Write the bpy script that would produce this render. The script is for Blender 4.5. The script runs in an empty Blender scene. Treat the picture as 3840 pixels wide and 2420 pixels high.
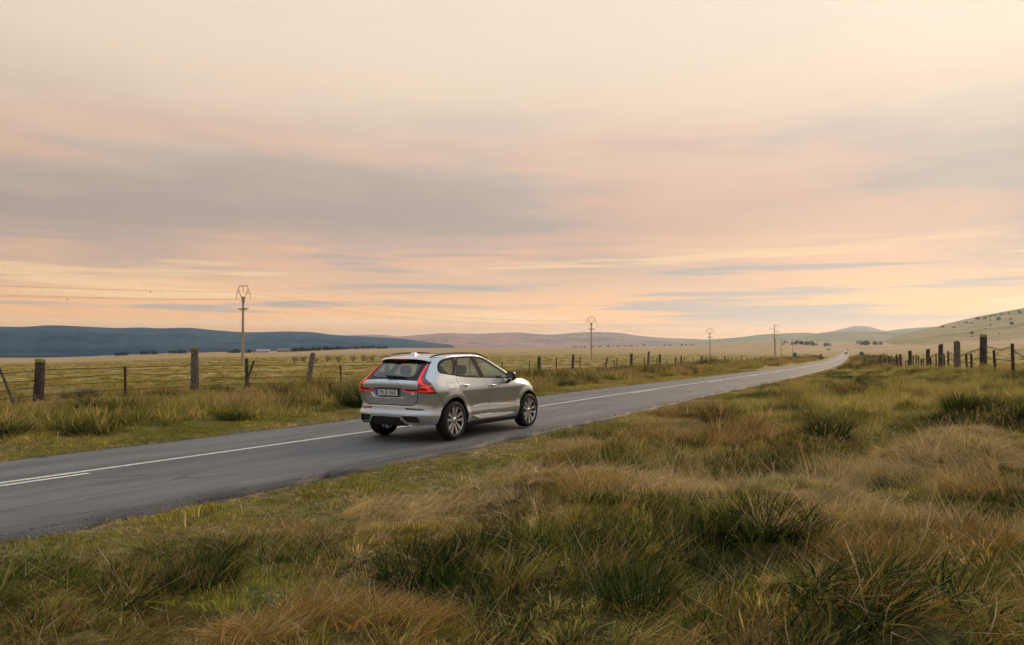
import bpy, bmesh, math, random
import numpy as np
from mathutils import Vector, Matrix
from mathutils.geometry import delaunay_2d_cdt

SC = bpy.context.scene
COL = SC.collection
R = math.radians

# ---------------------------------------------------------------- camera
CAM = np.array([-12.5033, -9.7452, 1.7771])
cd = bpy.data.cameras.new('camera')
cd.sensor_width = 36.0
cd.sensor_fit = 'HORIZONTAL'
cd.lens = 27.787
cd.clip_start = 0.1
cd.clip_end = 60000
cam = bpy.data.objects.new('camera', cd)
COL.objects.link(cam)
cam.location = CAM
cam.rotation_euler = (math.pi / 2 + .031197, 0, .54258 - math.pi / 2)
SC.camera = cam

# ---------------------------------------------------------------- world
SUN_EL, SUN_AZ = R(25), R(-4)          # azimuth from +X, counter-clockwise
world = bpy.data.worlds.new('World')
SC.world = world
world.use_nodes = True


class NT:
    """small helper to write node trees as expressions"""
    def __init__(s, tree):
        s.t = tree
        s.n = tree.nodes
        s.l = tree.links

    def node(s, kind, ins=None, **props):
        n = s.n.new(kind)
        for k, v in props.items():
            setattr(n, k, v)
        for k, v in (ins or {}).items():
            sock = n.inputs[k]
            if hasattr(v, 'is_output'):
                s.l.new(v, sock)
            elif v is not None:
                sock.default_value = v
        return n

    def math(s, op, a, b=None, c=None, clamp=False):
        n = s.n.new('ShaderNodeMath')
        n.operation = op
        n.use_clamp = clamp
        for i, v in enumerate((a, b, c)):
            if v is None:
                continue
            if hasattr(v, 'is_output'):
                s.l.new(v, n.inputs[i])
            else:
                n.inputs[i].default_value = v
        return n.outputs[0]

    def mix(s, fac, a, b, blend='MIX'):
        n = s.n.new('ShaderNodeMix')
        n.data_type = 'RGBA'
        n.blend_type = blend
        for sock, v in ((n.inputs[0], fac), (n.inputs[6], a), (n.inputs[7], b)):
            if hasattr(v, 'is_output'):
                s.l.new(v, sock)
            else:
                sock.default_value = v if not isinstance(v, tuple) else (v + (1,))[:4]
        return n.outputs[2]

    def ramp(s, fac, stops, interp='LINEAR'):
        n = s.n.new('ShaderNodeValToRGB')
        n.color_ramp.interpolation = interp
        el = n.color_ramp.elements
        while len(el) < len(stops):
            el.new(0.5)
        for e, (p, c) in zip(el, stops):
            e.position = p
            e.color = (c + (1,))[:4] if isinstance(c, tuple) else (c, c, c, 1)
        s.l.new(fac, n.inputs[0])
        return n.outputs[0]

    def noise(s, vec, scale, detail=4, rough=.55, dist=0.0, dim='3D'):
        n = s.node('ShaderNodeTexNoise', {'Scale': scale, 'Detail': detail, 'Roughness': rough, 'Distortion': dist}, noise_dimensions=dim)
        if vec is not None:
            s.l.new(vec, n.inputs['Vector'])
        return n.outputs['Fac']

    def smooth(s, v, a, b):
        n = s.node('ShaderNodeMapRange', {'From Min': a, 'From Max': b}, interpolation_type='SMOOTHSTEP')
        s.l.new(v, n.inputs['Value'])
        return n.outputs['Result']


def lin(r, g, b):
    f = lambda c: (c / 255 / 12.92) if c <= 10 else ((c / 255 + .055) / 1.055) ** 2.4
    return (f(r), f(g), f(b))


def build_world():
    t = NT(world.node_tree)
    t.n.clear()
    geo = t.node('ShaderNodeTexCoord').outputs['Generated']
    xyz = t.node('ShaderNodeSeparateXYZ', {0: geo})
    x, y, z = xyz.outputs
    az = t.math('ARCTAN2', y, x)
    el = t.math('ARCSINE', z)
    base = t.ramp(t.math('MULTIPLY', t.math('MAXIMUM', el, 0.0), 1 / 1.5), [
        (0.0, lin(253, 184, 118)), (0.035, lin(252, 190, 130)), (0.066, lin(240, 189, 146)),
        (0.105, lin(214, 183, 158)), (0.15, lin(228, 202, 177)), (0.20, lin(246, 220, 192)),
        (0.29, lin(251, 229, 207)), (0.42, lin(218, 221, 224)), (1.0, lin(190, 203, 217))])
    # layered stratus: noise on bearing / altitude, stretched along the horizon
    vec = t.node('ShaderNodeCombineXYZ', {0: t.math('MULTIPLY', az, 1.0), 1: t.math('MULTIPLY', t.math('ADD', el, t.math('MULTIPLY', az, -.02)), 6.0), 2: 0.37}).outputs[0]
    n_big = t.noise(vec, 1.9, 3, .5, 0, '2D')
    n_mid = t.noise(vec, 5.2, 4, .58, 0, '2D')
    vec2 = t.node('ShaderNodeCombineXYZ', {0: t.math('MULTIPLY', az, 1.6), 1: t.math('MULTIPLY', el, 34.0), 2: 1.7}).outputs[0]
    n_streak = t.noise(vec2, 1.5, 3, .55, 0, '2D')
    # mauve-grey cloud belt
    belt = t.math('MULTIPLY', t.smooth(el, .03, .12), t.math('SUBTRACT', 1.0, t.smooth(el, .17, .36)))
    cov = t.smooth(t.math('ADD', t.math('MULTIPLY', n_big, .62), t.math('MULTIPLY', n_mid, .38)), .29, .62)
    c = t.mix(t.math('MULTIPLY', t.math('MULTIPLY', belt, cov), .70), base, lin(172, 155, 148))
    # rosy breaks in the belt
    rosy = t.math('MULTIPLY', belt, t.smooth(t.math('SUBTRACT', 1.0, n_big), .50, .64))
    c = t.mix(t.math('MULTIPLY', rosy, .4), c, lin(238, 180, 146))
    # thin streaks low down, glowing and grey
    low = t.math('MULTIPLY', t.smooth(el, .015, .04), t.math('SUBTRACT', 1.0, t.smooth(el, .10, .15)))
    c = t.mix(t.math('MULTIPLY', t.math('MULTIPLY', low, t.smooth(n_streak, .54, .68)), .75), c, lin(250, 208, 156))
    c = t.mix(t.math('MULTIPLY', t.math('MULTIPLY', low, t.math('SUBTRACT', 1.0, t.smooth(n_streak, .33, .46))), .75), c, lin(168, 160, 156))
    # soft high cloud texture
    hi = t.smooth(el, .2, .4)
    c = t.mix(t.math('MULTIPLY', hi, t.math('MULTIPLY', t.smooth(n_big, .45, .75), .22)), c, lin(220, 196, 170))
    # the veiled sun side is brighter
    sd = (math.cos(SUN_AZ) * math.cos(SUN_EL), math.sin(SUN_AZ) * math.cos(SUN_EL), math.sin(SUN_EL))
    dot = t.node('ShaderNodeVectorMath', {0: geo, 1: sd}, operation='DOT_PRODUCT').outputs['Value']
    glow = t.math('ADD', .92, t.math('MULTIPLY', t.smooth(dot, .2, 1.0), .10))
    # the glow is strongest right along the horizon
    glow = t.math('MULTIPLY', glow, t.math('MULTIPLY_ADD', t.math('SUBTRACT', 1.0, t.smooth(el, .0, .16)), .36, 1.0))
    # an overcast vault is brightest overhead
    glow = t.math('MULTIPLY', glow, t.math('ADD', 1.0, t.math('MULTIPLY', t.smooth(el, .42, 1.25), .95)))
    c = t.node('ShaderNodeVectorMath', {0: c, 'Scale': glow}, operation='SCALE').outputs[0]
    sky = t.node('ShaderNodeTexSky', sky_type='NISHITA', sun_disc=False, sun_elevation=SUN_EL,
                 sun_rotation=math.pi / 2 - SUN_AZ)
    skyc = t.node('ShaderNodeVectorMath', {0: sky.outputs[0], 'Scale': .1}, operation='SCALE').outputs[0]
    c = t.mix(.93, skyc, c)
    bg = t.node('ShaderNodeBackground', {0: c, 1: 1.0})
    world.cycles.sampling_method = 'MANUAL'
    world.cycles.sample_map_resolution = 512
    out = t.node('ShaderNodeOutputWorld', {0: bg.outputs[0]})


build_world()
sl = bpy.data.lights.new('sun', 'SUN')
sl.energy = 2.2
sl.angle = R(24)
sl.color = (1.0, .74, .48)
sun = bpy.data.objects.new('sun', sl)
COL.objects.link(sun)
sun.rotation_euler = (math.pi / 2 - SUN_EL, 0, SUN_AZ + math.pi / 2)

SC.view_settings.view_transform = 'Standard'
SC.view_settings.look = 'None'
SC.view_settings.gamma = 1
SC.view_settings.use_curve_mapping = False
SC.view_settings.exposure = 0.0
cy = SC.cycles
cy.max_bounces = 6
cy.diffuse_bounces = 1
cy.glossy_bounces = 4
cy.transmission_bounces = 4
cy.transparent_max_bounces = 12
cy.volume_bounces = 0
cy.use_denoising = True
cy.use_adaptive_sampling = True
cy.adaptive_threshold = .018
cy.adaptive_min_samples = 12
cy.sample_clamp_indirect = 6
cy.caustics_reflective = False
cy.caustics_refractive = False

# ---------------------------------------------------------------- helpers
def tag(o, label=None, cat=None, group=None, kind=None):
    if label:
        o['label'] = label
    if cat:
        o['category'] = cat
    if group:
        o['group'] = group
    if kind:
        o['kind'] = kind
    return o


def empty(name, loc=(0, 0, 0), rz=0.0):
    o = bpy.data.objects.new(name, None)
    o.empty_display_size = .1
    COL.objects.link(o)
    o.location = loc
    o.rotation_euler = (0, 0, rz)
    return o


def mesh_obj(name, verts, faces, mat=None, parent=None, smooth=False, link=True):
    me = bpy.data.meshes.new(name)
    me.from_pydata([tuple(map(float, v)) for v in verts], [], faces)
    if mat:
        me.materials.append(mat)
    if smooth:
        me.polygons.foreach_set('use_smooth', [True] * len(me.polygons))
    me.update()
    o = bpy.data.objects.new(name, me)
    if link:
        COL.objects.link(o)
    if parent:
        o.parent = parent
    return o


def copy_tree(o, parent=None):
    c = o.copy()
    COL.objects.link(c)
    if parent:
        c.parent = parent
    for ch in list(o.children):
        copy_tree(ch, c)
    return c


class MB:
    """mesh builder: collects simple solids into one mesh"""
    def __init__(s):
        s.v = []
        s.f = []

    def add(s, v, f):
        o = len(s.v)
        s.v += [tuple(p) for p in v]
        s.f += [tuple(i + o for i in q) for q in f]
        return s

    def box(s, c, d, rz=0.0, ry=0.0, taper=1.0):
        m = Matrix.Rotation(rz, 3, 'Z') @ Matrix.Rotation(ry, 3, 'Y')
        v = []
        for k in (-1, 1):
            tp = taper if k > 0 else 1
            for a, b in ((-1, -1), (1, -1), (1, 1), (-1, 1)):
                v.append(Vector(c) + m @ Vector((a * d[0] / 2 * tp, b * d[1] / 2 * tp, k * d[2] / 2)))
        return s.add(v, [(3, 2, 1, 0), (4, 5, 6, 7), (0, 1, 5, 4), (1, 2, 6, 5), (2, 3, 7, 6), (3, 0, 4, 7)])

    def tube(s, pts, rad, n=8, caps=True):
        pts = [Vector(p) for p in pts]
        if not hasattr(rad, '__len__'):
            rad = [rad] * len(pts)
        rings = []
        ref = None
        for i, p in enumerate(pts):
            d = (pts[min(i + 1, len(pts) - 1)] - pts[max(i - 1, 0)]).normalized()
            if ref is None:
                ref = Vector((0, 0, 1)) if abs(d.z) < .9 else Vector((1, 0, 0))
            a = d.cross(ref).normalized()
            b = d.cross(a).normalized()
            ref = -b if False else ref
            rings.append([p + (a * math.cos(2 * math.pi * k / n) + b * math.sin(2 * math.pi * k / n)) * rad[i] for k in range(n)])
        v = [q for r_ in rings for q in r_]
        f = []
        for i in range(len(pts) - 1):
            for k in range(n):
                f.append((i * n + k, i * n + (k + 1) % n, (i + 1) * n + (k + 1) % n, (i + 1) * n + k))
        if caps:
            f.append(tuple(range(n - 1, -1, -1)))
            f.append(tuple((len(pts) - 1) * n + k for k in range(n)))
        return s.add(v, f)

    def lathe(s, prof, n=32, axis='Y', c=(0, 0, 0), closed=False):
        """prof: list of (radius, height along axis)"""
        v = []
        for r_, h in prof:
            for k in range(n):
                a = 2 * math.pi * k / n
                p = (r_ * math.cos(a), h, r_ * math.sin(a)) if axis == 'Y' else (r_ * math.cos(a), r_ * math.sin(a), h)
                v.append(tuple(p[i] + c[i] for i in range(3)))
        f = []
        m = len(prof)
        for i in range(m if closed else m - 1):
            j = (i + 1) % m
            for k in range(n):
                f.append((i * n + k, i * n + (k + 1) % n, j * n + (k + 1) % n, j * n + k))
        return s.add(v, f)

    def build(s, name, mat, parent=None, smooth=False):
        o = mesh_obj(name, s.v, s.f, mat, parent, smooth)
        bm = bmesh.new()
        bm.from_mesh(o.data)
        bmesh.ops.recalc_face_normals(bm, faces=bm.faces)
        bm.to_mesh(o.data)
        bm.free()
        return o


def auto_smooth(o, ang=35):
    me = o.data
    me.polygons.foreach_set('use_smooth', [True] * len(me.polygons))
    me.set_sharp_from_angle(angle=R(ang))
    return o


def pchip(xs, ys):
    xs = np.array(xs, float)
    ys = np.array(ys, float)
    h = np.diff(xs)
    d = np.diff(ys) / h
    m = np.zeros(len(xs))
    m[0] = d[0]
    m[-1] = d[-1]
    for i in range(1, len(xs) - 1):
        if d[i - 1] * d[i] > 0:
            w1 = 2 * h[i] + h[i - 1]
            w2 = h[i] + 2 * h[i - 1]
            m[i] = (w1 + w2) / (w1 / d[i - 1] + w2 / d[i])

    def f(q):
        q = np.clip(np.asarray(q, float), xs[0], xs[-1])
        i = np.clip(np.searchsorted(xs, q) - 1, 0, len(xs) - 2)
        t = (q - xs[i]) / h[i]
        t2 = t * t
        t3 = t2 * t
        return (2 * t3 - 3 * t2 + 1) * ys[i] + (t3 - 2 * t2 + t) * h[i] * m[i] + (-2 * t3 + 3 * t2) * ys[i + 1] + (t3 - t2) * h[i] * m[i + 1]
    return f


def sm(a, b, t):
    t = np.clip((t - a) / (b - a), 0, 1)
    return t * t * (3 - 2 * t)


def vnoise(x, y, seed=0):
    """2-D value noise in 0..1"""
    x = np.asarray(x, float)
    y = np.asarray(y, float)
    xi = np.floor(x).astype(np.int64)
    yi = np.floor(y).astype(np.int64)
    fx = x - xi
    fy = y - yi
    fx = fx * fx * (3 - 2 * fx)
    fy = fy * fy * (3 - 2 * fy)

    def h(a, b):
        n = (a * 374761393 + b * 668265263 + seed * 974711) & 0x7fffffff
        n = ((n ^ (n >> 13)) * 1274126177) & 0x7fffffff
        return ((n ^ (n >> 16)) & 0xffff) / 65535.0
    return (h(xi, yi) * (1 - fx) + h(xi + 1, yi) * fx) * (1 - fy) + (h(xi, yi + 1) * (1 - fx) + h(xi + 1, yi + 1) * fx) * fy


def fbm(x, y, o=4, seed=0):
    s, a, t = 0, 1, 0
    for k in range(o):
        s = s + a * vnoise(x * 2 ** k, y * 2 ** k, seed + k * 7)
        t += a
        a *= .5
    return s / t


# ---------------------------------------------------------------- materials
def principled(name, color, rough=.6, metal=0.0, spec=.5, var=0.0, scale=8.0, bump=0.0, bscale=40.0, coat=0.0, color2=None, obj_coords=True, emit=None, estr=0.0):
    m = bpy.data.materials.new(name)
    m.use_nodes = True
    t = NT(m.node_tree)
    b = t.n['Principled BSDF']
    b.inputs['Roughness'].default_value = rough
    b.inputs['Metallic'].default_value = metal
    b.inputs['Specular IOR Level'].default_value = spec
    b.inputs['Coat Weight'].default_value = coat
    b.inputs['Coat Roughness'].default_value = .05
    b.inputs['Base Color'].default_value = (*color, 1)
    if emit:
        b.inputs['Emission Color'].default_value = (*emit, 1)
        b.inputs['Emission Strength'].default_value = estr
    if var or color2 or bump:
        tc = t.node('ShaderNodeTexCoord').outputs['Object']
        if var or color2:
            n = t.noise(tc, scale, 5, .6)
            c2 = color2 or tuple(c * (1 - var) for c in color)
            c1 = color if color2 else tuple(min(1, c * (1 + var)) for c in color)
            c = t.mix(t.smooth(n, .35, .65), c1, c2)
            t.l.new(c, b.inputs['Base Color'])
        if bump:
            bn = t.node('ShaderNodeBump', {'Strength': bump, 'Distance': .02, 'Height': t.noise(tc, bscale, 4, .6)})
            t.l.new(bn.outputs[0], b.inputs['Normal'])
    return m


def glass_mat(name, tint, gloss=1.0):
    m = bpy.data.materials.new(name)
    m.use_nodes = True
    t = NT(m.node_tree)
    t.n.clear()
    fc = t.node('ShaderNodeLayerWeight', {'Blend': .5}).outputs['Facing']
    fr = t.math('MULTIPLY_ADD', t.math('POWER', fc, 5.0), .92, .06)
    tr = t.node('ShaderNodeBsdfTransparent', {0: (*tint, 1)})
    gl = t.node('ShaderNodeBsdfGlossy', {'Color': (.95, .97, 1, 1), 'Roughness': .02})
    fac = t.math('MULTIPLY', fr, gloss, clamp=True)
    mx = t.node('ShaderNodeMixShader', {0: fac, 1: tr.outputs[0], 2: gl.outputs[0]})
    t.node('ShaderNodeOutputMaterial', {0: mx.outputs[0]})
    return m
# ================================================================ LAND
YC = pchip([-160, -60, -7, .4, 8.5, 16.8, 33, 57, 86.5, 143, 224, 320, 562, 782, 900, 1000, 1250, 1900, 2600],
           [-.3, .75, 1.34, 1.47, 1.85, 2.4, 3.65, 5.85, 9.1, 16.1, 27.2, 40.4, 73.8, 104.2, 120.5, 138, 185, 306, 440])
ZRO = pchip([-160, 12, 40, 90, 180, 270, 450, 650, 800, 900, 1050, 1250, 1900, 2600],
            [0, 0, -.18, -.62, -1.45, -2.1, -2.35, -2.2, -1.5, -1.0, -2.5, -1.6, 9.5, 18])
DS = np.array([0, 40, 100, 200, 300, 600, 800, 1100, 1500, 2000, 2500, 3200, 4000, 16000.])
AZ = np.array([-180, -60, -10, -2, 0, 4, 6.5, 8.5, 12, 20, 30, 40, 50, 62, 75, 110, 180.])
TZ = np.array([
    [0, 0, 0, 0, 0, 0, 0, 0, 0, 0, 0, 0, 0, 0],
    [0, .3, .5, .8, 1, 3, 6, 12, 20, 35, 50, 70, 80, 80],
    [0, .3, .5, .8, 1, 3, 6, 12, 22, 40, 50, 60, 60, 60],
    [0, .3, .3, .3, .5, 2, 4, 10, 20, 30, 35, 35, 35, 35],
    [0, .3, .1, -.1, 0, 1.5, 3, 8, 16, 24, 28, 28, 28, 28],
    [0, .1, -.5, -1.1, -1.4, -1, 0, 3, 9, 15, 18, 18, 18, 18],
    [0, 0, -.6, -1.4, -1.9, -1.9, -1, 1, 6, 12, 18, 18, 18, 18],
    [0, 0, -.7, -1.5, -2.1, -2.2, -1.8, -2.3, 3, 11, 18, 20, 20, 20],
    [0, -.1, -.7, -1.4, -2.0, -2, -1.5, 0, 6, 13, 21, 21, 21, 21],
    [0, -.1, -.6, -1.3, -2.0, -2.2, -2, -1, 1, 3, 5, 5, 5, 5],
    [0, -.1, -.6, -1.3, -2.0, -2.5, -2.5, -2.4, -2, -1.5, -1, -1, -1, -1],
    [0, -.1, -.6, -1.3, -2.0, -2.7, -3, -2.6, -2, -2, -2, -2, -2, -2],
    [0, -.2, -.6, -1.6, -2.5, -4.6, -6, -7.6, -9.5, -10, -10, -10, -10, -10],
    [0, -.3, -1.0, -2.5, -4, -7.8, -10, -13, -17, -18, -18, -18, -18, -18],
    [0, -.3, -1.2, -3, -5, -9, -12, -15, -19, -20, -20, -20, -20, -20],
    [0, -.3, -1, -2, -3, -5, -6, -8, -10, -10, -10, -10, -10, -10],
    [0, 0, 0, 0, 0, 0, 0, 0, 0, 0, 0, 0, 0, 0]], float)
VERGE = pchip([-60, -30, -16, -12, -8, -5, -3.7, -3.25, -2.95, 2.85, 3.2, 4.2, 6.5, 9.5, 13, 16, 24, 60],
              [.2, .2, .2, .12, .02, -.05, -.04, -.05, -.12, -.2, -.15, -.12, -.05, .0, -.06, -.12, -.2, -.25])


def far_z(x, y):
    dx = x - CAM[0]
    dy = y - CAM[1]
    d = np.hypot(dx, dy)
    a = np.degrees(np.arctan2(dy, dx))
    i = np.clip(np.searchsorted(AZ, a) - 1, 0, len(AZ) - 2)
    j = np.clip(np.searchsorted(DS, d) - 1, 0, len(DS) - 2)
    fa = np.clip((a - AZ[i]) / (AZ[i + 1] - AZ[i]), 0, 1)
    fd = np.clip((d - DS[j]) / (DS[j + 1] - DS[j]), 0, 1)
    fa = fa * fa * (3 - 2 * fa)
    return (TZ[i, j] * (1 - fa) + TZ[i + 1, j] * fa) * (1 - fd) + (TZ[i, j + 1] * (1 - fa) + TZ[i + 1, j + 1] * fa) * fd


def lateral(x, y):
    th = (YC(x + .5) - YC(x - .5))
    return (y - YC(x)) / np.sqrt(1 + th * th)


def ground_z(x, y):
    x = np.asarray(x, float)
    y = np.asarray(y, float)
    t = lateral(x, y)
    on = sm(-170, -100, x) * (1 - sm(2300, 2600, x))
    wn = (1 - sm(16, 70, t)) * sm(-48, -14, t) * on
    bank = .50 * np.exp(-((x - 25) / 19) ** 2) * sm(-5.5, -11, t) * (1 - sm(-26, -45, -t) * 0)
    zn = ZRO(x) + VERGE(t) + bank * (1 - sm(20, 40, -t))
    z = far_z(x, y) * (1 - wn) + zn * wn
    d = np.hypot(x - CAM[0], y - CAM[1])
    off = sm(3.1, 5.5, np.abs(t))
    hum = (fbm(x * .75, y * .75, 2, 3) - .5) * (.30 + .46 * sm(-4.5, -7, t)) + (fbm(x * .13, y * .13, 2, 9) - .5) * .5 * sm(6, 18, np.abs(t))
    z = z + hum * off * (1 - sm(150, 400, d))
    z = z + (fbm(x * .004, y * .004, 3, 21) - .5) * 5 * sm(350, 1100, d) * sm(30, 120, np.abs(t))
    # road bed always a little lower than the road sheet
    return z - .25 * (1 - sm(2.7, 3.1, np.abs(t))) * on - .1 * (1 - sm(2.7, 6, np.abs(t))) * on * sm(60, 250, d)


def ground_material():
    m = bpy.data.materials.new('moor_ground')
    m.use_nodes = True
    t = NT(m.node_tree)
    b = t.n['Principled BSDF']
    b.inputs['Roughness'].default_value = .95
    b.inputs['Specular IOR Level'].default_value = .1
    p = t.node('ShaderNodeNewGeometry').outputs['Position']
    n1 = t.noise(p, .045, 3, .6, 0, '2D')
    n2 = t.noise(p, .6, 3, .62, 0, '2D')
    n3 = t.noise(p, 6.0, 2, .6, 0, '2D')
    n4 = t.noise(p, .0045, 5, .68, 0, '2D')
    d = t.node('ShaderNodeVectorMath', {0: p, 1: tuple(CAM)}, operation='DISTANCE').outputs['Value']
    thatch = t.mix(t.smooth(n3, .35, .65), (.07, .052, .026), (.20, .15, .07))
    green = t.mix(t.smooth(n3, .3, .7), (.05, .055, .018), (.12, .11, .033))
    near = t.mix(t.smooth(t.math('ADD', t.math('MULTIPLY', n1, .5), t.math('MULTIPLY', n2, .5)), .44, .58), thatch, green)
    # open pasture: golden green, breaking into tan heath further out
    past = t.mix(t.smooth(n2, .36, .64), (.26, .20, .06), (.165, .14, .04))
    past = t.mix(t.smooth(n1, .46, .6), past, (.28, .205, .075))
    heath = t.mix(t.smooth(n4, .4, .62), (.34, .225, .125), (.27, .20, .09))
    heath = t.mix(t.math('MULTIPLY', t.smooth(n1, .55, .72), .6), heath, (.13, .105, .06))
    far = t.mix(t.smooth(d, 180, 900), past, heath)
    c = t.mix(t.smooth(d, 30, 60), near, far)
    t.l.new(c, b.inputs['Base Color'])
    bn = t.node('ShaderNodeBump', {'Strength': .5, 'Distance': .05, 'Height': n3})
    t.l.new(bn.outputs[0], b.inputs['Normal'])
    return m


def build_ground():
    rad = np.concatenate([[0.0], 1.2 * (16000 / 1.2) ** np.linspace(0, 1, 330)])
    ang = np.concatenate([np.arange(-180, -24, 6), np.arange(-24, -8, 1.0), np.arange(-8, 74, .3), np.arange(74, 90, 1.0), np.arange(90, 180, 6)])
    A, D = np.meshgrid(np.radians(ang), rad)
    X = CAM[0] + D * np.cos(A)
    Y = CAM[1] + D * np.sin(A)
    Z = ground_z(X, Y)
    na = len(ang)
    v = np.stack([X, Y, Z], -1).reshape(-1, 3)
    i = np.arange(len(rad) - 1)[:, None] * na
    k = np.arange(na)[None, :]
    k2 = (k + 1) % na
    f = np.stack([i + k, i + na + k, i + na + k2, i + k2], -1).reshape(-1, 4)
    o = mesh_obj('ground', v, f[:, ::1].tolist(), ground_material(), smooth=True)
    tag(o, 'rolling moorland of dry grass and pasture', kind='structure')
    return o


GROUND = build_ground()

# ---------------------------------------------------------------- road
def road_z(x, t):
    return ZRO(x) + np.where(t > 0, -.036 * t, -.008 * -t)


def road_pt(x, t, dz=0.0):
    th = np.arctan(YC(x + .5) - YC(x - .5))
    return np.stack([x - np.sin(th) * t, YC(x) + np.cos(th) * t, road_z(x, t) + dz], -1)


def asphalt():
    m = bpy.data.materials.new('worn_asphalt')
    m.use_nodes = True
    t = NT(m.node_tree)
    b = t.n['Principled BSDF']
    b.inputs['Specular IOR Level'].default_value = .18
    p = t.node('ShaderNodeNewGeometry').outputs['Position']
    st = t.node('ShaderNodeVectorMath', {0: p, 1: (.16, 1.3, 1)}, operation='MULTIPLY').outputs[0]
    n1 = t.noise(st, 1.1, 3, .65, 0, '2D')
    n2 = t.noise(t.node('ShaderNodeVectorMath', {0: p, 1: (.35, 1.4, 1)}, operation='MULTIPLY').outputs[0], 7, 4, .75, 0, '2D')
    n3 = t.noise(p, 48, 2, .75, 0, '2D')
    at = t.node('ShaderNodeAttribute', attribute_name='lat').outputs['Fac']
    c = t.mix(t.smooth(n1, .34, .66), (.046, .050, .054), (.142, .143, .142))
    c = t.mix(t.math('MULTIPLY', t.smooth(n2, .48, .66), .5), c, (.055, .055, .057))
    c = t.mix(t.math('MULTIPLY', t.smooth(t.noise(st, .42, 2, .5, 0, '2D'), .54, .57), .45), c, (.055, .056, .058))     # old patching
    # polished, paler wheel tracks and dark broken margins
    tr = t.math('ABSOLUTE', t.math('SUBTRACT', t.math('ABSOLUTE', t.math('SUBTRACT', t.math('ABSOLUTE', at), 1.5)), .75))
    c = t.mix(t.math('MULTIPLY', t.math('SUBTRACT', 1.0, t.smooth(tr, .05, .4)), .22), c, (.19, .18, .165))
    ed = t.math('ADD', t.math('ABSOLUTE', at), t.math('MULTIPLY', t.math('SUBTRACT', t.noise(st, 3.4, 4, .75, 0, '2D'), .5), 1.2))
    c = t.mix(t.math('MULTIPLY', t.smooth(ed, 2.62, 2.95), .9), c, (.028, .027, .027))
    c = t.mix(t.smooth(n3, .3, .7), t.mix(.55, c, (.035, .035, .035)), t.mix(.25, c, (.26, .25, .24)))
    # tar-sealed cracks wandering along the lane
    cr = t.node('ShaderNodeTexVoronoi', {'Vector': t.node('ShaderNodeVectorMath', {0: p, 1: (.22, .9, 1)}, operation='MULTIPLY').outputs[0], 'Scale': .9}, feature='DISTANCE_TO_EDGE', voronoi_dimensions='2D').outputs['Distance']
    c = t.mix(t.math('MULTIPLY', t.math('SUBTRACT', 1.0, t.smooth(cr, .006, .03)), t.math('MULTIPLY', t.smooth(n1, .45, .6), .6)), c, (.03, .03, .03))
    t.l.new(c, b.inputs['Base Color'])
    t.l.new(t.math('MULTIPLY_ADD', n1, .25, .55), b.inputs['Roughness'])
    bn = t.node('ShaderNodeBump', {'Strength': .35, 'Distance': .01, 'Height': t.math('ADD', n3, n2)})
    t.l.new(bn.outputs[0], b.inputs['Normal'])
    return m


def stations(x0, x1):
    xs = [x0]
    while xs[-1] < x1:
        d = abs(xs[-1] - CAM[0])
        xs.append(xs[-1] + max(.25, min(d * .018, 8)))
    return np.array(xs)


def build_road():
    xs = stations(-60, 2300)
    ts = np.array([-3.02, -2.9, -2.6, -2.0, -1.2, -.5, 0, .5, 1.2, 2.0, 2.5, 2.8, 2.95])
    X, T = np.meshgrid(xs, ts, indexing='ij')
    rag = (fbm(xs * 1.7, xs * 0, 4, 5) - .5) * .7
    rag2 = (fbm(xs * 1.3, xs * 0 + 9, 4, 8) - .5) * .3
    T = T.copy()
    T[:, 0] += rag * .8
    T[:, 1] += rag * .8
    T[:, -1] += rag2
    T[:, -2] += rag2
    P = road_pt(X, T)
    P[:, 0, 2] -= .05
    P[:, -1, 2] -= .05
    # outer skirts go into the ground
    n, k = X.shape
    sk0 = P[:, :1].copy(); sk0[:, :, 2] -= .25
    sk1 = P[:, -1:].copy(); sk1[:, :, 2] -= .25
    P = np.concatenate([sk0, P, sk1], 1)
    T = np.concatenate([T[:, :1], T, T[:, -1:]], 1)
    k += 2
    i = np.arange(n - 1)[:, None] * k
    j = np.arange(k - 1)[None]
    f = np.stack([i + j, i + k + j, i + k + j + 1, i + j + 1], -1).reshape(-1, 4)
    o = mesh_obj('road', P.reshape(-1, 3), f.tolist(), asphalt(), smooth=True)
    at = o.data.attributes.new('lat', 'FLOAT', 'POINT')
    at.data.foreach_set('value', T.reshape(-1).astype(np.float32))
    tag(o, 'narrow two-lane asphalt road curving into the distance', kind='structure')
    return o


ROAD = build_road()
M_LINE = principled('worn_white_paint', (.62, .60, .54), .7, var=.18, scale=14, color2=(.36, .35, .32))


def strip(name, x0, x1, t0, t1, parent):
    xs = stations(x0, x1)
    xs[-1] = x1
    a = road_pt(xs, np.full_like(xs, t0), .006)
    b = road_pt(xs, np.full_like(xs, t1), .006)
    a[:, 2] = b[:, 2] = np.maximum(a[:, 2], b[:, 2]) + 0.0
    n = len(xs)
    v = np.concatenate([a, b])
    return mesh_obj(name, v, [(i, i + 1, n + i + 1, n + i) for i in range(n - 1)], M_LINE, parent)


strip('centre_line', -60, 905, -.055, .055, ROAD)
for k in range(-3, 26):
    x0 = 16.3 + 12.8 * k
    strip('lane_dash', x0, x0 + 3.3, -.27, -.17, ROAD)

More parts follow.
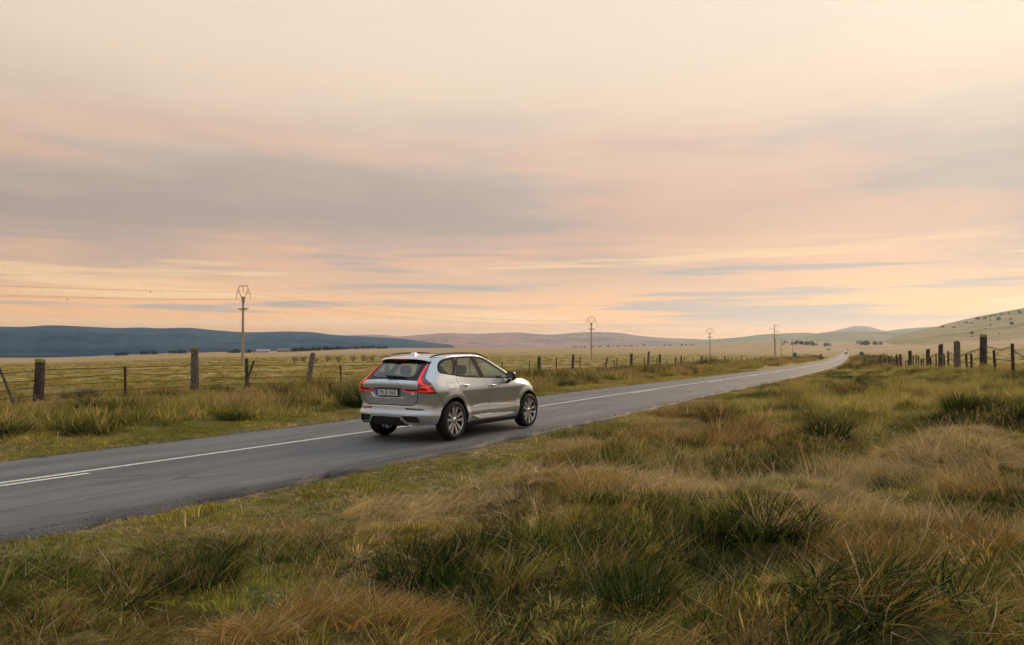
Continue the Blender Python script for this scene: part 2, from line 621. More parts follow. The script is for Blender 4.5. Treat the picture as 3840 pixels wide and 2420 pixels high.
# ---------------------------------------------------------------- hills
def hill_mat(name, c1, c2, c3, sc):
    m = bpy.data.materials.new(name)
    m.use_nodes = True
    t = NT(m.node_tree)
    b = t.n['Principled BSDF']
    b.inputs['Roughness'].default_value = .95
    b.inputs['Specular IOR Level'].default_value = .05
    p = t.node('ShaderNodeNewGeometry').outputs['Position']
    st = t.node('ShaderNodeVectorMath', {0: p, 1: (1, 1, 3.5)}, operation='MULTIPLY').outputs[0]
    c = t.mix(t.smooth(t.noise(st, sc, 5, .68), .42, .58), c1, c2)
    c = t.mix(t.math('MULTIPLY', t.smooth(t.noise(st, sc * 3.1, 4, .7), .5, .66), .85), c, c3)
    t.l.new(c, b.inputs['Base Color'])
    return m


def polar(az_deg, d):
    a = np.radians(az_deg)
    return CAM[0] + d * np.cos(a), CAM[1] + d * np.sin(a)


HILLS = {}


def hill(sil, d_ridge, d_base, mat, label, seed, zb=-22, rough=1.0, shape=1.5):
    sil = sorted(sil)
    az = np.array([s[0] for s in sil])
    f = pchip(az, [s[1] for s in sil])
    edge = 1.2
    aa = np.arange(az[0], az[-1], .12 if d_ridge > 3000 else .06)
    us = np.concatenate([np.linspace(0, 1, 26), 1 + np.linspace(.06, .8, 8)])
    A, U = np.meshgrid(aa, us, indexing='ij')

    def surf(A, U):
        D = d_base + (d_ridge - d_base) * U
        zr = f(A)
        taper = sm(az[0], az[0] + edge, A) * (1 - sm(az[-1] - edge, az[-1], A))
        zr = zb + (zr - zb) * (.25 + .75 * taper)
        X, Y = polar(A, D)
        prof = np.where(U < 1, np.clip(U, 0, 1) ** shape, np.clip(1 - (U - 1) * 1.1, 0, 1))
        sc = d_ridge / 5000.
        n = (fbm(X / (420 * sc), Y / (420 * sc), 4, seed) - .5)
        rid = np.abs(fbm(A * 1.1 + .6 * U, U * 1.3 + A * .2, 3, seed + 3) - .5) * 2      # spurs and gullies running downhill
        n = n + (.32 - rid) * .3
        Z = zb + (zr - zb) * prof + n * (zr - zb) * .5 * rough * np.clip(1 - np.abs(U - .5) * 2, 0, 1) * (U < 1)
        return X, Y, Z
    X, Y, Z = surf(A, U)
    n, k = A.shape
    i = np.arange(n - 1)[:, None] * k
    j = np.arange(k - 1)[None]
    fc = np.stack([i + j, i + k + j, i + k + j + 1, i + j + 1], -1).reshape(-1, 4)
    o = mesh_obj('hills', np.stack([X, Y, Z], -1).reshape(-1, 3), fc[:, ::-1].tolist(), mat, smooth=True)
    tag(o, label, kind='structure')
    return surf


M_HB = hill_mat('haze_blue_scrub_hill', (.005, .036, .070), (.030, .062, .088), (.002, .018, .040), .0022)  # scrub, with the blue of haze and shade painted into its colour
M_HW = hill_mat('haze_pink_dry_hill', (.36, .20, .15), (.24, .155, .12), (.13, .11, .10), .0012)  # dry grass, with the pink of far haze painted into its colour
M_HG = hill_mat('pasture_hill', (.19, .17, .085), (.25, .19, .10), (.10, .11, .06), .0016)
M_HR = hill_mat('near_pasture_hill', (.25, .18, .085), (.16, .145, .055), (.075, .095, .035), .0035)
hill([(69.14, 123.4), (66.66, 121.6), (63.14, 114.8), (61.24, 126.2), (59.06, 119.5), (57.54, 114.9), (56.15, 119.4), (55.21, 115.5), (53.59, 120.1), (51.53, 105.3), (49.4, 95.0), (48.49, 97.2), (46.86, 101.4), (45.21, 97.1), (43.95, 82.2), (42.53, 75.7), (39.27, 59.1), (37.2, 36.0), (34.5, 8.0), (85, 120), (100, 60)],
     5200, 1750, M_HB, 'long dark scrub covered hill range on the left, coloured blue as by haze', 11, zb=-16, shape=1.15)
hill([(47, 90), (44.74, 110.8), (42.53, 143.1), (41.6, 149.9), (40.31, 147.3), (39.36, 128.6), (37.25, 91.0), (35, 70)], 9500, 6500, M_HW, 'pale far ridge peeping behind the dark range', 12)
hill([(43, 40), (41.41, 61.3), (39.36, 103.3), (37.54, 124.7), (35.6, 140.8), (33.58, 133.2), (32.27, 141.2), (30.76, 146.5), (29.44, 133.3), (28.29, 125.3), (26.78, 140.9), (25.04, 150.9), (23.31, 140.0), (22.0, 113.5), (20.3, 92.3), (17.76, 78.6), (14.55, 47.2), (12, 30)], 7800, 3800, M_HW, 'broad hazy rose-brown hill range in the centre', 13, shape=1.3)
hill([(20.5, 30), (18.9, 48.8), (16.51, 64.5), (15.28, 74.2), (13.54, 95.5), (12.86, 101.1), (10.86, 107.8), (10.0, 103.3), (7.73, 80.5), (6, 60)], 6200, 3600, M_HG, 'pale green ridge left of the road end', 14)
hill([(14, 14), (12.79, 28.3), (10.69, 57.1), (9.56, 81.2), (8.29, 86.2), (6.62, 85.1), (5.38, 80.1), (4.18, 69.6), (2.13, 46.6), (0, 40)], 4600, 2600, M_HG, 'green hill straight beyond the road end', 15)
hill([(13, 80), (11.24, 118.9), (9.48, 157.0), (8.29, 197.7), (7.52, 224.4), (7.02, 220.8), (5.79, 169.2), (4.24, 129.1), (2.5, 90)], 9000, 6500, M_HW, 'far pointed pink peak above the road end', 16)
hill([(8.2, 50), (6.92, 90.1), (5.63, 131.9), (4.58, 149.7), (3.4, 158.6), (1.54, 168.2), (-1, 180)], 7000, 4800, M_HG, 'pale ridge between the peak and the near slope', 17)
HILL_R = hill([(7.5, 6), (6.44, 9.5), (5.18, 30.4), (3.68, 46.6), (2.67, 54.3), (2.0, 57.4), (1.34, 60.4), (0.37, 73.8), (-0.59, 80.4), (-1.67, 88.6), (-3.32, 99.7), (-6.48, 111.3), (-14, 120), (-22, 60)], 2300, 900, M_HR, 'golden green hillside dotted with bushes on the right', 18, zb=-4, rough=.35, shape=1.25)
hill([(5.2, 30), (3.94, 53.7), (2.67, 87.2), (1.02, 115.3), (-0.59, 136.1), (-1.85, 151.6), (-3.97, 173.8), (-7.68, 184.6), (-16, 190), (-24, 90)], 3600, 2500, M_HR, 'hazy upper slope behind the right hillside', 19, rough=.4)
# ================================================================ CAR
RR, PR = .50, 2.8
RF, PF = .95, 2.4
XR = pchip([.24, .30, .36, .42, .50, .550, .585, .66, .70, .80, .90, .98, 1.04, 1.09, 1.13, 1.165, 1.20, 1.50, 1.56, 1.64],
           [-.78, -.85, -.90, -.935, -.955, -.945, -.905, -.892, -.880, -.888, -.905, -.918, -.93, -.935, -.915, -.855, -.82, -.46, -.38, -.26])
XF = pchip([.24, .34, .45, .60, .75, .85, .93, 1.05, 1.7], [3.56, 3.66, 3.715, 3.735, 3.715, 3.66, 3.57, 3.45, 3.45])
WZ = pchip([.24, .30, .36, .43, .50, .56, .64, .74, .85, .93, .97, 1.03, 1.09, 1.15, 1.20, 1.32, 1.45, 1.56, 1.60, 1.64, 1.68],
           [.85, .885, .905, .915, .918, .905, .898, .912, .926, .932, .926, .908, .888, .868, .848, .792, .730, .674, .650, .612, .56])
TF = pchip([-2, 1.9, 2.4, 2.9, 3.3, 3.8], [1, 1, .992, .975, .95, .92])
TR = pchip([-1, -.5, 0, .6, 1.2, 4], [.955, .97, .99, 1, 1, 1])
ZC = pchip([-.5, -.38, -.22, 0, .35, .8, 1.2, 1.45, 1.7, 2.0, 2.3, 2.62], [1.552, 1.585, 1.612, 1.628, 1.643, 1.65, 1.643, 1.622, 1.565, 1.435, 1.285, 1.11])
ZT = pchip([-.5, -.42, -.22, 0, .32, .94, 1.17, 1.4, 1.62, 1.99, 2.25, 2.5], [1.50, 1.525, 1.565, 1.592, 1.612, 1.618, 1.607, 1.555, 1.46, 1.285, 1.155, 1.06])
ZHE = pchip([2.2, 2.5, 2.8, 3.1, 3.3, 3.5, 3.62], [1.118, 1.098, 1.066, 1.015, .965, .89, .83])
ZHC = pchip([2.2, 2.5, 2.8, 3.1, 3.3, 3.5, 3.62], [1.16, 1.14, 1.115, 1.07, 1.02, .94, .86])


def car_w(x, z):
    w = WZ(z) * TF(x)
    w = w * (1 + (TR(x) - 1) * sm(1.0, 1.3, z))
    w = w + .022 * np.exp(-((x + .05) / .55) ** 2) * np.exp(-((z - .93) / .16) ** 2)
    for cx in (0., 2.865):
        r = np.hypot(x - cx, z - .37)
        w = w + .026 * (1 - sm(.47, .60, r)) * sm(.2, .34, z)
    return w - .05 * sm(2.0, 3.0, x) * sm(.95, 1.1, z)


def car_f(x, h, z):
    a = np.clip((XR(z) + RR - x) / RR, 0, None) ** PR
    b = np.clip((x - (XF(z) - RF)) / RF, 0, None) ** PF
    return a + b + np.clip(h / car_w(x, z), 0, None) ** PR - 1


def car_half(x, z):
    a = np.clip((XR(z) + RR - x) / RR, 0, 1) ** PR
    b = np.clip((x - (XF(z) - RF)) / RF, 0, 1) ** PF
    return car_w(x, z) * np.clip(1 - a - b, 0, None) ** (1 / PR)


US, UF = 1.1, 3.5


def u_from_x(x, z):
    xs = XR(z) + RR
    xf = XF(z) - RF
    rear = np.arccos(np.clip((xs - x) / RR, 0, 1) ** (PR / 2)) / (math.pi / 2) * US
    side = US + (x - xs) / (xf - xs) * (UF - US)
    front = UF + np.arcsin(np.clip((x - xf) / RF, 0, 1) ** (PF / 2)) / (math.pi / 2) * 1.3
    return np.where(x < xs, rear, np.where(x > xf, front, side))


def u_from_h(h, z):
    xs = XR(z) + RR
    x = xs - .2
    for _ in range(7):
        x = xs - RR * np.clip(1 - np.clip(h / car_w(x, z), 0, 1) ** PR, 0, 1) ** (1 / PR)
    return u_from_x(x, z)


def car_p(U, z):
    """outline coordinate + height -> x, half-width"""
    U = np.asarray(U, float)
    xs = XR(z) + RR
    xf = XF(z) - RF
    ph = np.clip(U / US, 0, 1) * math.pi / 2
    xr = xs - RR * np.cos(ph) ** (2 / PR)
    q = np.clip((U - US) / (UF - US), 0, 1)
    ps = np.clip((U - UF) / 1.3, 0, 1) * math.pi / 2
    xfr = xf + RF * np.sin(ps) ** (2 / PF)
    x = np.where(U < US, xr, np.where(U > UF, xfr, xs + q * (xf - xs)))
    fac = np.where(U < US, np.sin(ph) ** (2 / PR), np.where(U > UF, np.cos(ps) ** (2 / PR), 1.0))
    return x, car_w(x, z) * fac


def car_n(x, h, z):
    e = 1e-3
    h = np.maximum(h, 1e-4)
    g = np.stack([(car_f(x + e, h, z) - car_f(x - e, h, z)), (car_f(x, h + e, z) - car_f(x, np.maximum(h - e, 0), z)), (car_f(x, h, z + e) - car_f(x, h, z - e))], -1)
    return g / np.maximum(np.linalg.norm(g, axis=-1, keepdims=True), 1e-9)


def inside(px, py, poly):
    poly = np.asarray(poly)
    r = np.zeros(len(px), bool)
    x0, y0 = poly[:, 0], poly[:, 1]
    x1, y1 = np.roll(x0, -1), np.roll(y0, -1)
    for a, b, c, d in zip(x0, y0, x1, y1):
        if b == d:
            continue
        k = ((b > py) != (d > py)) & (px < (c - a) * (py - b) / (d - b) + a)
        r ^= k
    return r


def loop_uz(pts, step=.025):
    """pts: ('x', x, z) or ('h', h, z) -> dense closed polyline in (U, z)"""
    out = []
    n = len(pts)
    for i in range(n):
        a, b = pts[i], pts[(i + 1) % n]
        ua = [float((u_from_x if p[0] == 'x' else u_from_h)(np.array([p[1]]), np.array([p[2]]))[0]) for p in (a, b)]
        L = math.hypot(a[1] - b[1] if a[0] == b[0] else ua[0] - ua[1], a[2] - b[2])
        m = max(1, int(L / step))
        tt = np.arange(m) / m
        if a[0] == b[0]:
            q = a[1] + (b[1] - a[1]) * tt
            z = a[2] + (b[2] - a[2]) * tt
            u = (u_from_x if a[0] == 'x' else u_from_h)(q, z)
        else:
            u = ua[0] + (ua[1] - ua[0]) * tt
            z = a[2] + (b[2] - a[2]) * tt
        out += list(zip(np.asarray(u, float).tolist(), z.tolist()))
    return out


def shrink(poly, d, sym=False):
    if d == 0:
        return poly
    P = np.array(poly)
    ar = .5 * np.sum(P[:, 0] * np.roll(P[:, 1], -1) - np.roll(P[:, 0], -1) * P[:, 1])
    nx = np.roll(P, -1, 0) - np.roll(P, 1, 0)
    nx /= np.maximum(np.linalg.norm(nx, axis=1, keepdims=True), 1e-9)
    nr = np.stack([-nx[:, 1], nx[:, 0]], -1) * (1 if ar > 0 else -1)
    Q = P + nr * d
    if sym:
        Q[P[:, 0] < 1e-4, 0] = 0
    return [tuple(q) for q in Q.tolist()]


def panel(name, pts, mat, parent, holes=(), off=0.0, sym=False, side=-1, skirt=.014, grid=.035, gap=.003, disp=None, extra=(), invert=False):
    """cut a piece out of the car surface; side -1 = right (y<0), +1 = left"""
    lp = shrink(loop_uz(pts), gap, sym)
    hl = [shrink(loop_uz(h), -gap) for h in holes]
    vs = []
    es = []
    for L in [lp] + hl:
        o = len(vs)
        vs += L
        es += [(o + i, o + (i + 1) % len(L)) for i in range(len(L))]
    P = np.array(lp)
    gu = np.arange(P[:, 0].min(), P[:, 0].max(), grid)
    gz = np.arange(P[:, 1].min(), P[:, 1].max(), grid)
    G = np.stack(np.meshgrid(gu, gz), -1).reshape(-1, 2)
    if len(extra):
        G = np.concatenate([G, np.array(extra)])
    k = inside(G[:, 0], G[:, 1], lp)
    for h in hl:
        k &= ~inside(G[:, 0], G[:, 1], h)
    G = G[k]
    bd = np.array(vs)
    if len(G):
        dm = np.full(len(G), 9.)
        for c in range(0, len(bd), 400):
            dm = np.minimum(dm, np.hypot(G[:, None, 0] - bd[None, c:c + 400, 0], G[:, None, 1] - bd[None, c:c + 400, 1]).min(1))
        G = G[dm > grid * .45]
    allv = [Vector(p) for p in vs] + [Vector(p) for p in G.tolist()]
    rv, re_, rf, _, _, _ = delaunay_2d_cdt(allv, es, [], 0, 1e-6)
    V = np.array([tuple(p) for p in rv])
    Fc = np.array([f for f in rf if len(f) == 3])
    ctr = V[Fc].mean(1)
    keep = inside(ctr[:, 0], ctr[:, 1], lp)
    for h in hl:
        keep &= ~inside(ctr[:, 0], ctr[:, 1], h)
    Fc = Fc[keep]
    x, h = car_p(V[:, 0], V[:, 1])
    z = V[:, 1]
    nrm = car_n(x, h, z)
    o_ = np.full(len(x), off)
    if disp is not None:
        o_ = o_ + disp(x, h, z, V[:, 0])
    P3 = np.stack([x, h, z], -1) + nrm * o_[:, None]
    if disp is not None:      # re-estimate normals from the displaced mesh
        nn = np.zeros_like(P3)
        fn = np.cross(P3[Fc[:, 1]] - P3[Fc[:, 0]], P3[Fc[:, 2]] - P3[Fc[:, 0]])
        sg = np.sign((fn * nrm[Fc[:, 0]]).sum(1, keepdims=True))
        for c in range(3):
            np.add.at(nn, Fc[:, c], fn * sg)
        if sym:
            nn[V[:, 0] < 1e-4, 1] = 0
        nrm = nn / np.maximum(np.linalg.norm(nn, axis=1, keepdims=True), 1e-9)
    if sym:
        P3[V[:, 0] < 1e-4, 1] = 0
    # boundary edges for the skirt
    ec = {}
    for f in Fc.tolist():
        for a, b in ((f[0], f[1]), (f[1], f[2]), (f[2], f[0])):
            ec[(min(a, b), max(a, b))] = ec.get((min(a, b), max(a, b)), 0) + 1
    bedge = [e for e, c in ec.items() if c == 1 and not (sym and V[e[0], 0] < 1e-4 and V[e[1], 0] < 1e-4)]
    # right-handed outward orientation in (x, h, z)
    fn = np.cross(P3[Fc[:, 1]] - P3[Fc[:, 0]], P3[Fc[:, 2]] - P3[Fc[:, 0]])
    flip = (fn * nrm[Fc].mean(1)).sum(1) < 0
    Fc[flip] = Fc[flip][:, ::-1]
    verts = []
    norms = []
    faces = []

    def emit(sy):
        base = len(verts)
        S = np.array([1, sy, 1.])
        verts.extend((P3 * S).tolist())
        norms.extend((nrm * S * (-1 if invert else 1)).tolist())
        rev = (sy < 0) ^ invert
        for f in Fc.tolist():
            faces.append(tuple(base + i for i in (f[::-1] if rev else f)))
        if skirt:
            for a, b in bedge:
                o = len(verts)
                q = [P3[a], P3[b], P3[b] - nrm[b] * skirt, P3[a] - nrm[a] * skirt]
                t = P3[b] - P3[a]
                sn = np.cross(t, nrm[a])
                sn = sn / max(np.linalg.norm(sn), 1e-9)
                verts.extend((np.array(q) * S).tolist())
                norms.extend([(sn * S).tolist()] * 4)
                faces.append((o, o + 1, o + 2, o + 3))
    if sym:
        emit(1)
        emit(-1)
    else:
        emit(side)
    o = mesh_obj(name, verts, faces, mat, parent, smooth=True)
    o.data.normals_split_custom_set_from_vertices(norms)
    return o


def grid_panel(name, xs, qs, fn, mat, parent, thick=0.0, flip=False):
    """open sheet from a function fn(x, q) -> point"""
    v = [fn(x, q) for x in xs for q in qs]
    k = len(qs)
    f = [(i * k + j, (i + 1) * k + j, (i + 1) * k + j + 1, i * k + j + 1) for i in range(len(xs) - 1) for j in range(k - 1)]
    if flip:
        f = [q[::-1] for q in f]
    return mesh_obj(name, v, f, mat, parent, smooth=True)


def paint():
    m = bpy.data.materials.new('silver_paint')
    m.use_nodes = True
    t = NT(m.node_tree)
    b = t.n['Principled BSDF']
    tc = t.node('ShaderNodeTexCoord').outputs['Object']
    fl = t.noise(tc, 900, 2, .5)
    dust = t.smooth(t.noise(tc, 3.5, 5, .65), .5, .8)
    sep = t.node('ShaderNodeSeparateXYZ', {0: tc}).outputs[2]
    low = t.math('MULTIPLY', t.math('SUBTRACT', 1.0, t.smooth(sep, .25, .75)), t.math('MULTIPLY_ADD', dust, .5, .15))
    c = t.mix(fl, (.345, .39, .42), (.425, .47, .50))
    c = t.mix(t.math('MULTIPLY', low, .5), c, (.20, .185, .155))
    t.l.new(c, b.inputs['Base Color'])
    b.inputs['Metallic'].default_value = .6
    t.l.new(t.math('MULTIPLY_ADD', low, .3, .26), b.inputs['Roughness'])
    b.inputs['Coat Weight'].default_value = 1.0
    b.inputs['Coat Roughness'].default_value = .03
    return m


def build_car():
    car = empty('car')
    tag(car, 'silver grey SUV with lit red tail lights driving away on the asphalt road', 'car')
    PT = paint()
    BLK = principled('gloss_black_trim', (.010, .010, .011), .3, spec=.22)
    FRM = principled('satin_black_frame', (.008, .009, .010), .55, spec=.05)
    RUB = principled('black_rubber', (.018, .018, .018), .8, spec=.25, var=.25, scale=20)
    PLA = principled('dark_plastic', (.028, .028, .029), .6, spec=.35, bump=.15, bscale=300)
    GLS = glass_mat('tinted_side_glass', (.74, .84, .77), .9)
    GLR = glass_mat('tinted_rear_glass', (.74, .83, .78), 1.3)
    GLF = glass_mat('windscreen_glass', (.72, .80, .76), 1.0)
    CHR = principled('bright_metal', (.75, .75, .74), .18, metal=1.0)
    INT = principled('interior_cloth', (.10, .102, .10), .9, var=.3, scale=12)
    LIN = principled('roof_lining_cloth', (.30, .29, .27), .95)
    SEAT = principled('seat_leather', (.07, .07, .072), .6, spec=.3)
    REDD = principled('dark_red_lens', (.10, .006, .010), .12, spec=.6, coat=.6)
    REDL = principled('lit_red_lamp', (.5, .01, .01), .3, emit=(1.0, .010, .010), estr=.58)
    REDB = principled('red_lens', (.42, .012, .012), .15, spec=.6, coat=.5, emit=(1, .015, .012), estr=.16)
    WHT = principled('plate_white', (.62, .63, .60), .4)
    BLU = principled('plate_blue', (.02, .07, .42), .4)

    def arch_pts(cx, r, a0, a1, n=14):
        return [('x', cx + r * math.cos(R(a0 + (a1 - a0) * i / n)), .37 + r * math.sin(R(a0 + (a1 - a0) * i / n))) for i in range(n + 1)]

    # ---- outlines
    tl = [('h', .583, 1.489), ('h', .64, 1.36), ('h', .697, 1.225), ('h', .718, 1.194), ('h', .77, 1.155), ('h', .836, 1.113),
          ('x', -.583, .918), ('h', .80, .926), ('h', .672, .934), ('h', .681, .994), ('h', .679, 1.08), ('h', .664, 1.132), ('h', .613, 1.156), ('h', .578, 1.297), ('h', .543, 1.476)]
    rear_arch_back = [('x', -.345, .668), ('x', -.44, .575), ('x', -.50, .47), ('x', -.545, .34)]
    bump_up = [('x', -.583, .912), ('x', -.453, .798), ('x', -.385, .725), ('x', -.345, .668)]
    qwin = [('x', -.335, 1.318), ('x', -.30, 1.39), ('x', -.235, 1.46), ('x', -.15, 1.512), ('x', -.03, 1.549), ('x', .15, 1.575), ('x', .372, 1.588), ('x', .30, 1.46), ('x', .20, 1.31), ('x', .148, 1.222), ('x', -.10, 1.254), ('x', -.30, 1.283)]
    belt_r = [('x', .154, 1.216), ('x', .30, 1.197), ('x', .464, 1.183), ('x', .72, 1.168), ('x', 1.092, 1.151)]
    belt_f = [('x', 1.092, 1.151), ('x', 1.5, 1.134), ('x', 1.915, 1.114), ('x', 2.19, 1.088)]
    top_r = [('x', .386, 1.592), ('x', .66, 1.598), ('x', .97, 1.599)]
    top_f = [('x', .97, 1.599), ('x', 1.10, 1.592), ('x', 1.23, 1.577), ('x', 1.36, 1.546), ('x', 1.45, 1.512), ('x', 1.63, 1.422), ('x', 1.80, 1.337), ('x', 1.97, 1.25), ('x', 2.10, 1.175), ('x', 2.19, 1.088)]
    split1 = [('x', .154, 1.216), ('x', .136, 1.161), ('x', .15, 1.092), ('x', .155, 1.0), ('x', .145, .90), ('x', .153, .793)]
    split2 = [('x', 1.092, 1.151), ('x', 1.107, 1.092), ('x', 1.168, 1.018), ('x', 1.19, .954), ('x', 1.225, .80), ('x', 1.235, .65), ('x', 1.22, .55), ('x', 1.197, .442)]
    split3 = [('x', 2.19, 1.088), ('x', 2.26, 1.012), ('x', 2.30, .925), ('x', 2.345, .76), ('x', 2.33, .57), ('x', 2.278, .404)]
    arch_door = arch_pts(0, .45, 69.5, 22, 8) + [('x', .425, .47)]
    rdoor_low = split1 + arch_door[1:] + [('x', .425, .466)] + split2[::-1] + belt_r[::-1][1:-1]
    fdoor_low = split2 + split3[::-1] + belt_f[::-1][1:-1]
    rdoor_up = belt_r + top_r[::-1]
    fdoor_up = belt_f[:-1] + top_f[::-1]
    rglass = [('x', .215, 1.226), ('x', .40, 1.206), ('x', .70, 1.184), ('x', 1.005, 1.170), ('x', .985, 1.33), ('x', .925, 1.572), ('x', .66, 1.576), ('x', .452, 1.570), ('x', .33, 1.41)]
    fglass = [('x', 1.135, 1.165), ('x', 1.5, 1.149), ('x', 1.88, 1.130), ('x', 2.10, 1.112), ('x', 2.055, 1.165), ('x', 1.93, 1.243), ('x', 1.78, 1.318), ('x', 1.60, 1.405), ('x', 1.43, 1.490), ('x', 1.32, 1.532), ('x', 1.20, 1.559), ('x', 1.07, 1.570), ('x', 1.095, 1.38)]
    qglass = [('x', -.285, 1.322), ('x', -.25, 1.395), ('x', -.18, 1.458), ('x', -.05, 1.505), ('x', .12, 1.536), ('x', .275, 1.549), ('x', .22, 1.43), ('x', .145, 1.315), ('x', .098, 1.254), ('x', -.08, 1.280), ('x', -.24, 1.302)]
    side_out = (bump_up[::1] + arch_pts(0, .45, 139, 4, 20)[1:] + [('x', .44, .34), ('x', .43, .292), ('x', 1.2, .272), ('x', 2.2, .262), ('x', 2.40, .275), ('x', 2.40, .36)]
                + arch_pts(2.865, .445, 174, 12, 20) + [('x', 3.30, .60), ('x', 3.36, .76), ('x', 3.30, .88), ('x', 3.30, .962), ('x', 3.1, 1.012), ('x', 2.8, 1.063), ('x', 2.5, 1.095), ('x', 2.30, 1.112)]
                + [('x', float(q), float(ZT(q))) for q in (2.25, 2.1, 1.99, 1.8, 1.62, 1.5, 1.4, 1.28, 1.17, 1.05, .94, .6, .32, .1, 0, -.12, -.22, -.30)]
                + [('h', .59, 1.497)] + tl[0:6])
    fuel = [('x', -.19, 1.095), ('x', .0, 1.09), ('x', .025, 1.06), ('x', .012, .985), ('x', -.015, .966), ('x', -.19, .966), ('x', -.222, .99), ('x', -.225, 1.065)]
    for s in (-1, 1):
        body_holes = [rdoor_low, fdoor_low, rdoor_up, fdoor_up, qwin]
        # doors and their frames form one opening per door
        rd = split1 + arch_door[1:] + [('x', .425, .466)] + split2[::-1] + [('x', .97, 1.599)] + top_r[::-1][1:]
        fd = split2 + split3[::-1] + top_f[::-1][1:-1] + [('x', .97, 1.599)]
        comb = split1 + arch_door[1:] + [('x', .425, .466), ('x', 1.197, .442)] + split3[::-1] + top_f[::-1][1:] + top_r[::-1][1:]
        panel('body_side', side_out, PT, car, holes=[comb, qwin] + ([fuel] if s < 0 else []), side=s)
        d = panel('door', rdoor_low, PT, car, side=s)
        panel('window_frame', rdoor_up, FRM, d, holes=[rglass], side=s, off=-.001)
        panel('window', rglass, GLS, d, side=s, off=-.008, skirt=0)
        if True:
            hb = MB()
            y0 = float(car_half(np.array([.34]), np.array([1.03]))[0])
            hb.tube([(.23, s * (y0 + .008), 1.033), (.26, s * (y0 + .038), 1.034), (.34, s * (y0 + .045), 1.031), (.42, s * (y0 + .038), 1.026), (.45, s * (y0 + .008), 1.023)], [.012, .017, .019, .017, .012], 8)
            auto_smooth(hb.build('handle', PT, d), 60)
        d2 = panel('door', fdoor_low, PT, car, side=s)
        panel('window_frame', fdoor_up, FRM, d2, holes=[fglass], side=s, off=-.001)
        panel('window', fglass, GLS, d2, side=s, off=-.008, skirt=0)
        hb = MB()
        y0 = float(car_half(np.array([1.34]), np.array([.985]))[0])
        hb.tube([(1.23, s * (y0 + .008), .993), (1.26, s * (y0 + .038), .993), (1.34, s * (y0 + .045), .989), (1.42, s * (y0 + .038), .984), (1.45, s * (y0 + .008), .981)], [.012, .017, .019, .017, .012], 8)
        auto_smooth(hb.build('handle', PT, d2), 60)
        q = panel('quarter_window', qwin, FRM, car, holes=[qglass], side=s, off=-.001)
        panel('glass', qglass, GLS, q, side=s, off=-.007, skirt=0)
        if s < 0:
            panel('fuel_flap', fuel, PT, car, side=s, gap=.004)
        # inner lining seen through the glass
        panel('interior_trim', side_out, INT, car, holes=[rglass, fglass, qglass], side=s, off=-.05, skirt=0, gap=0, grid=.07, invert=True)
        # bright strips on doors and sill
        panel('door_moulding', [('x', .62, .585), ('x', .85, .635), ('x', 1.1, .64), ('x', 1.23, .635), ('x', 1.23, .578)], PT, car, side=s, off=.008, gap=.002, grid=.05, disp=lambda x, h, z, U: .010 * sm(.61, .575, z))
        panel('door_moulding', [('x', 1.24, .635), ('x', 1.9, .60), ('x', 2.2, .572), ('x', 2.3, .535), ('x', 1.9, .548), ('x', 1.24, .578)], PT, car, side=s, off=.008, gap=.002, grid=.05, disp=lambda x, h, z, U: .009 * sm(.61, .555, z))
        panel('sill_trim', [('x', .62, .415), ('x', .9, .432), ('x', 1.6, .418), ('x', 2.15, .392), ('x', 2.25, .372), ('x', 1.7, .345), ('x', .85, .352)], CHR if False else PT, car, side=s, off=.012, grid=.05, disp=lambda x, h, z, U: .03 * sm(.43, .36, z))
        panel('sill_cover', [('x', .46, .315), ('x', 2.38, .29), ('x', 2.36, .245), ('x', .5, .245)], PLA, car, side=s, off=.012)
        # wheel arch lips
        for cx, a0, a1 in ((0, 141, 4), (2.865, 178, 10)):
            panel('arch_lip', arch_pts(cx, .452, a0, a1, 24) + arch_pts(cx, .437, a1, a0, 24), PLA, car, side=s, off=-.004, gap=0, skirt=.06, grid=.2)
        # tail lamp: dark lens, lit strip, lower block
        t_ = panel('tail_light', tl, REDD, car, side=s, off=.004, gap=.004)
        panel('light_strip', [('h', .566, 1.432), ('h', .582, 1.425), ('h', .650, 1.20), ('h', .672, 1.168), ('h', .74, 1.105), ('h', .80, 1.072), ('h', .868, 1.052), ('h', .866, 1.036), ('h', .77, 1.048), ('h', .70, 1.082), ('h', .645, 1.135), ('h', .622, 1.17), ('h', .598, 1.26)], REDL, t_, side=s, off=.012, gap=0)
        panel('lower_lens', [('h', .69, 1.020), ('h', .83, 1.022), ('h', .865, 1.0), ('x', -.62, .945), ('h', .80, .942), ('h', .686, .947)], REDB, t_, side=s, off=.010, gap=0)
        panel('light_strip', [('h', .686, .962), ('h', .86, .958), ('x', -.635, .946), ('h', .80, .940), ('h', .686, .944)], REDL, t_, side=s, off=.015, gap=0)
        panel('light_strip', [('h', .80, 1.018), ('h', .826, 1.016), ('h', .874, .962), ('h', .84, .962)], REDL, t_, side=s, off=.015, gap=0)
        for k in range(4):
            zz = .972 + .012 * k
            panel('louvre', [('h', .70, zz + .004), ('h', .80, zz + .004), ('h', .80, zz - .002), ('h', .70, zz - .002)], REDD, t_, side=s, off=.014, gap=0, skirt=.004, grid=.2)
        panel('chrome_bar', [('h', .69, 1.040), ('h', .84, 1.036), ('h', .84, 1.028), ('h', .69, 1.030)], CHR, t_, side=s, off=.013, gap=0, skirt=.006)

    # ---- tailgate (symmetric)
    rec = [('h', 0, 1.018), ('h', .30, 1.015), ('h', .352, .997), ('h', .40, .965), ('h', .437, .935), ('h', .415, .895), ('h', .37, .835), ('h', .345, .826), ('h', 0, .826)]
    recU = loop_uz(rec)
    recP = np.array(recU)

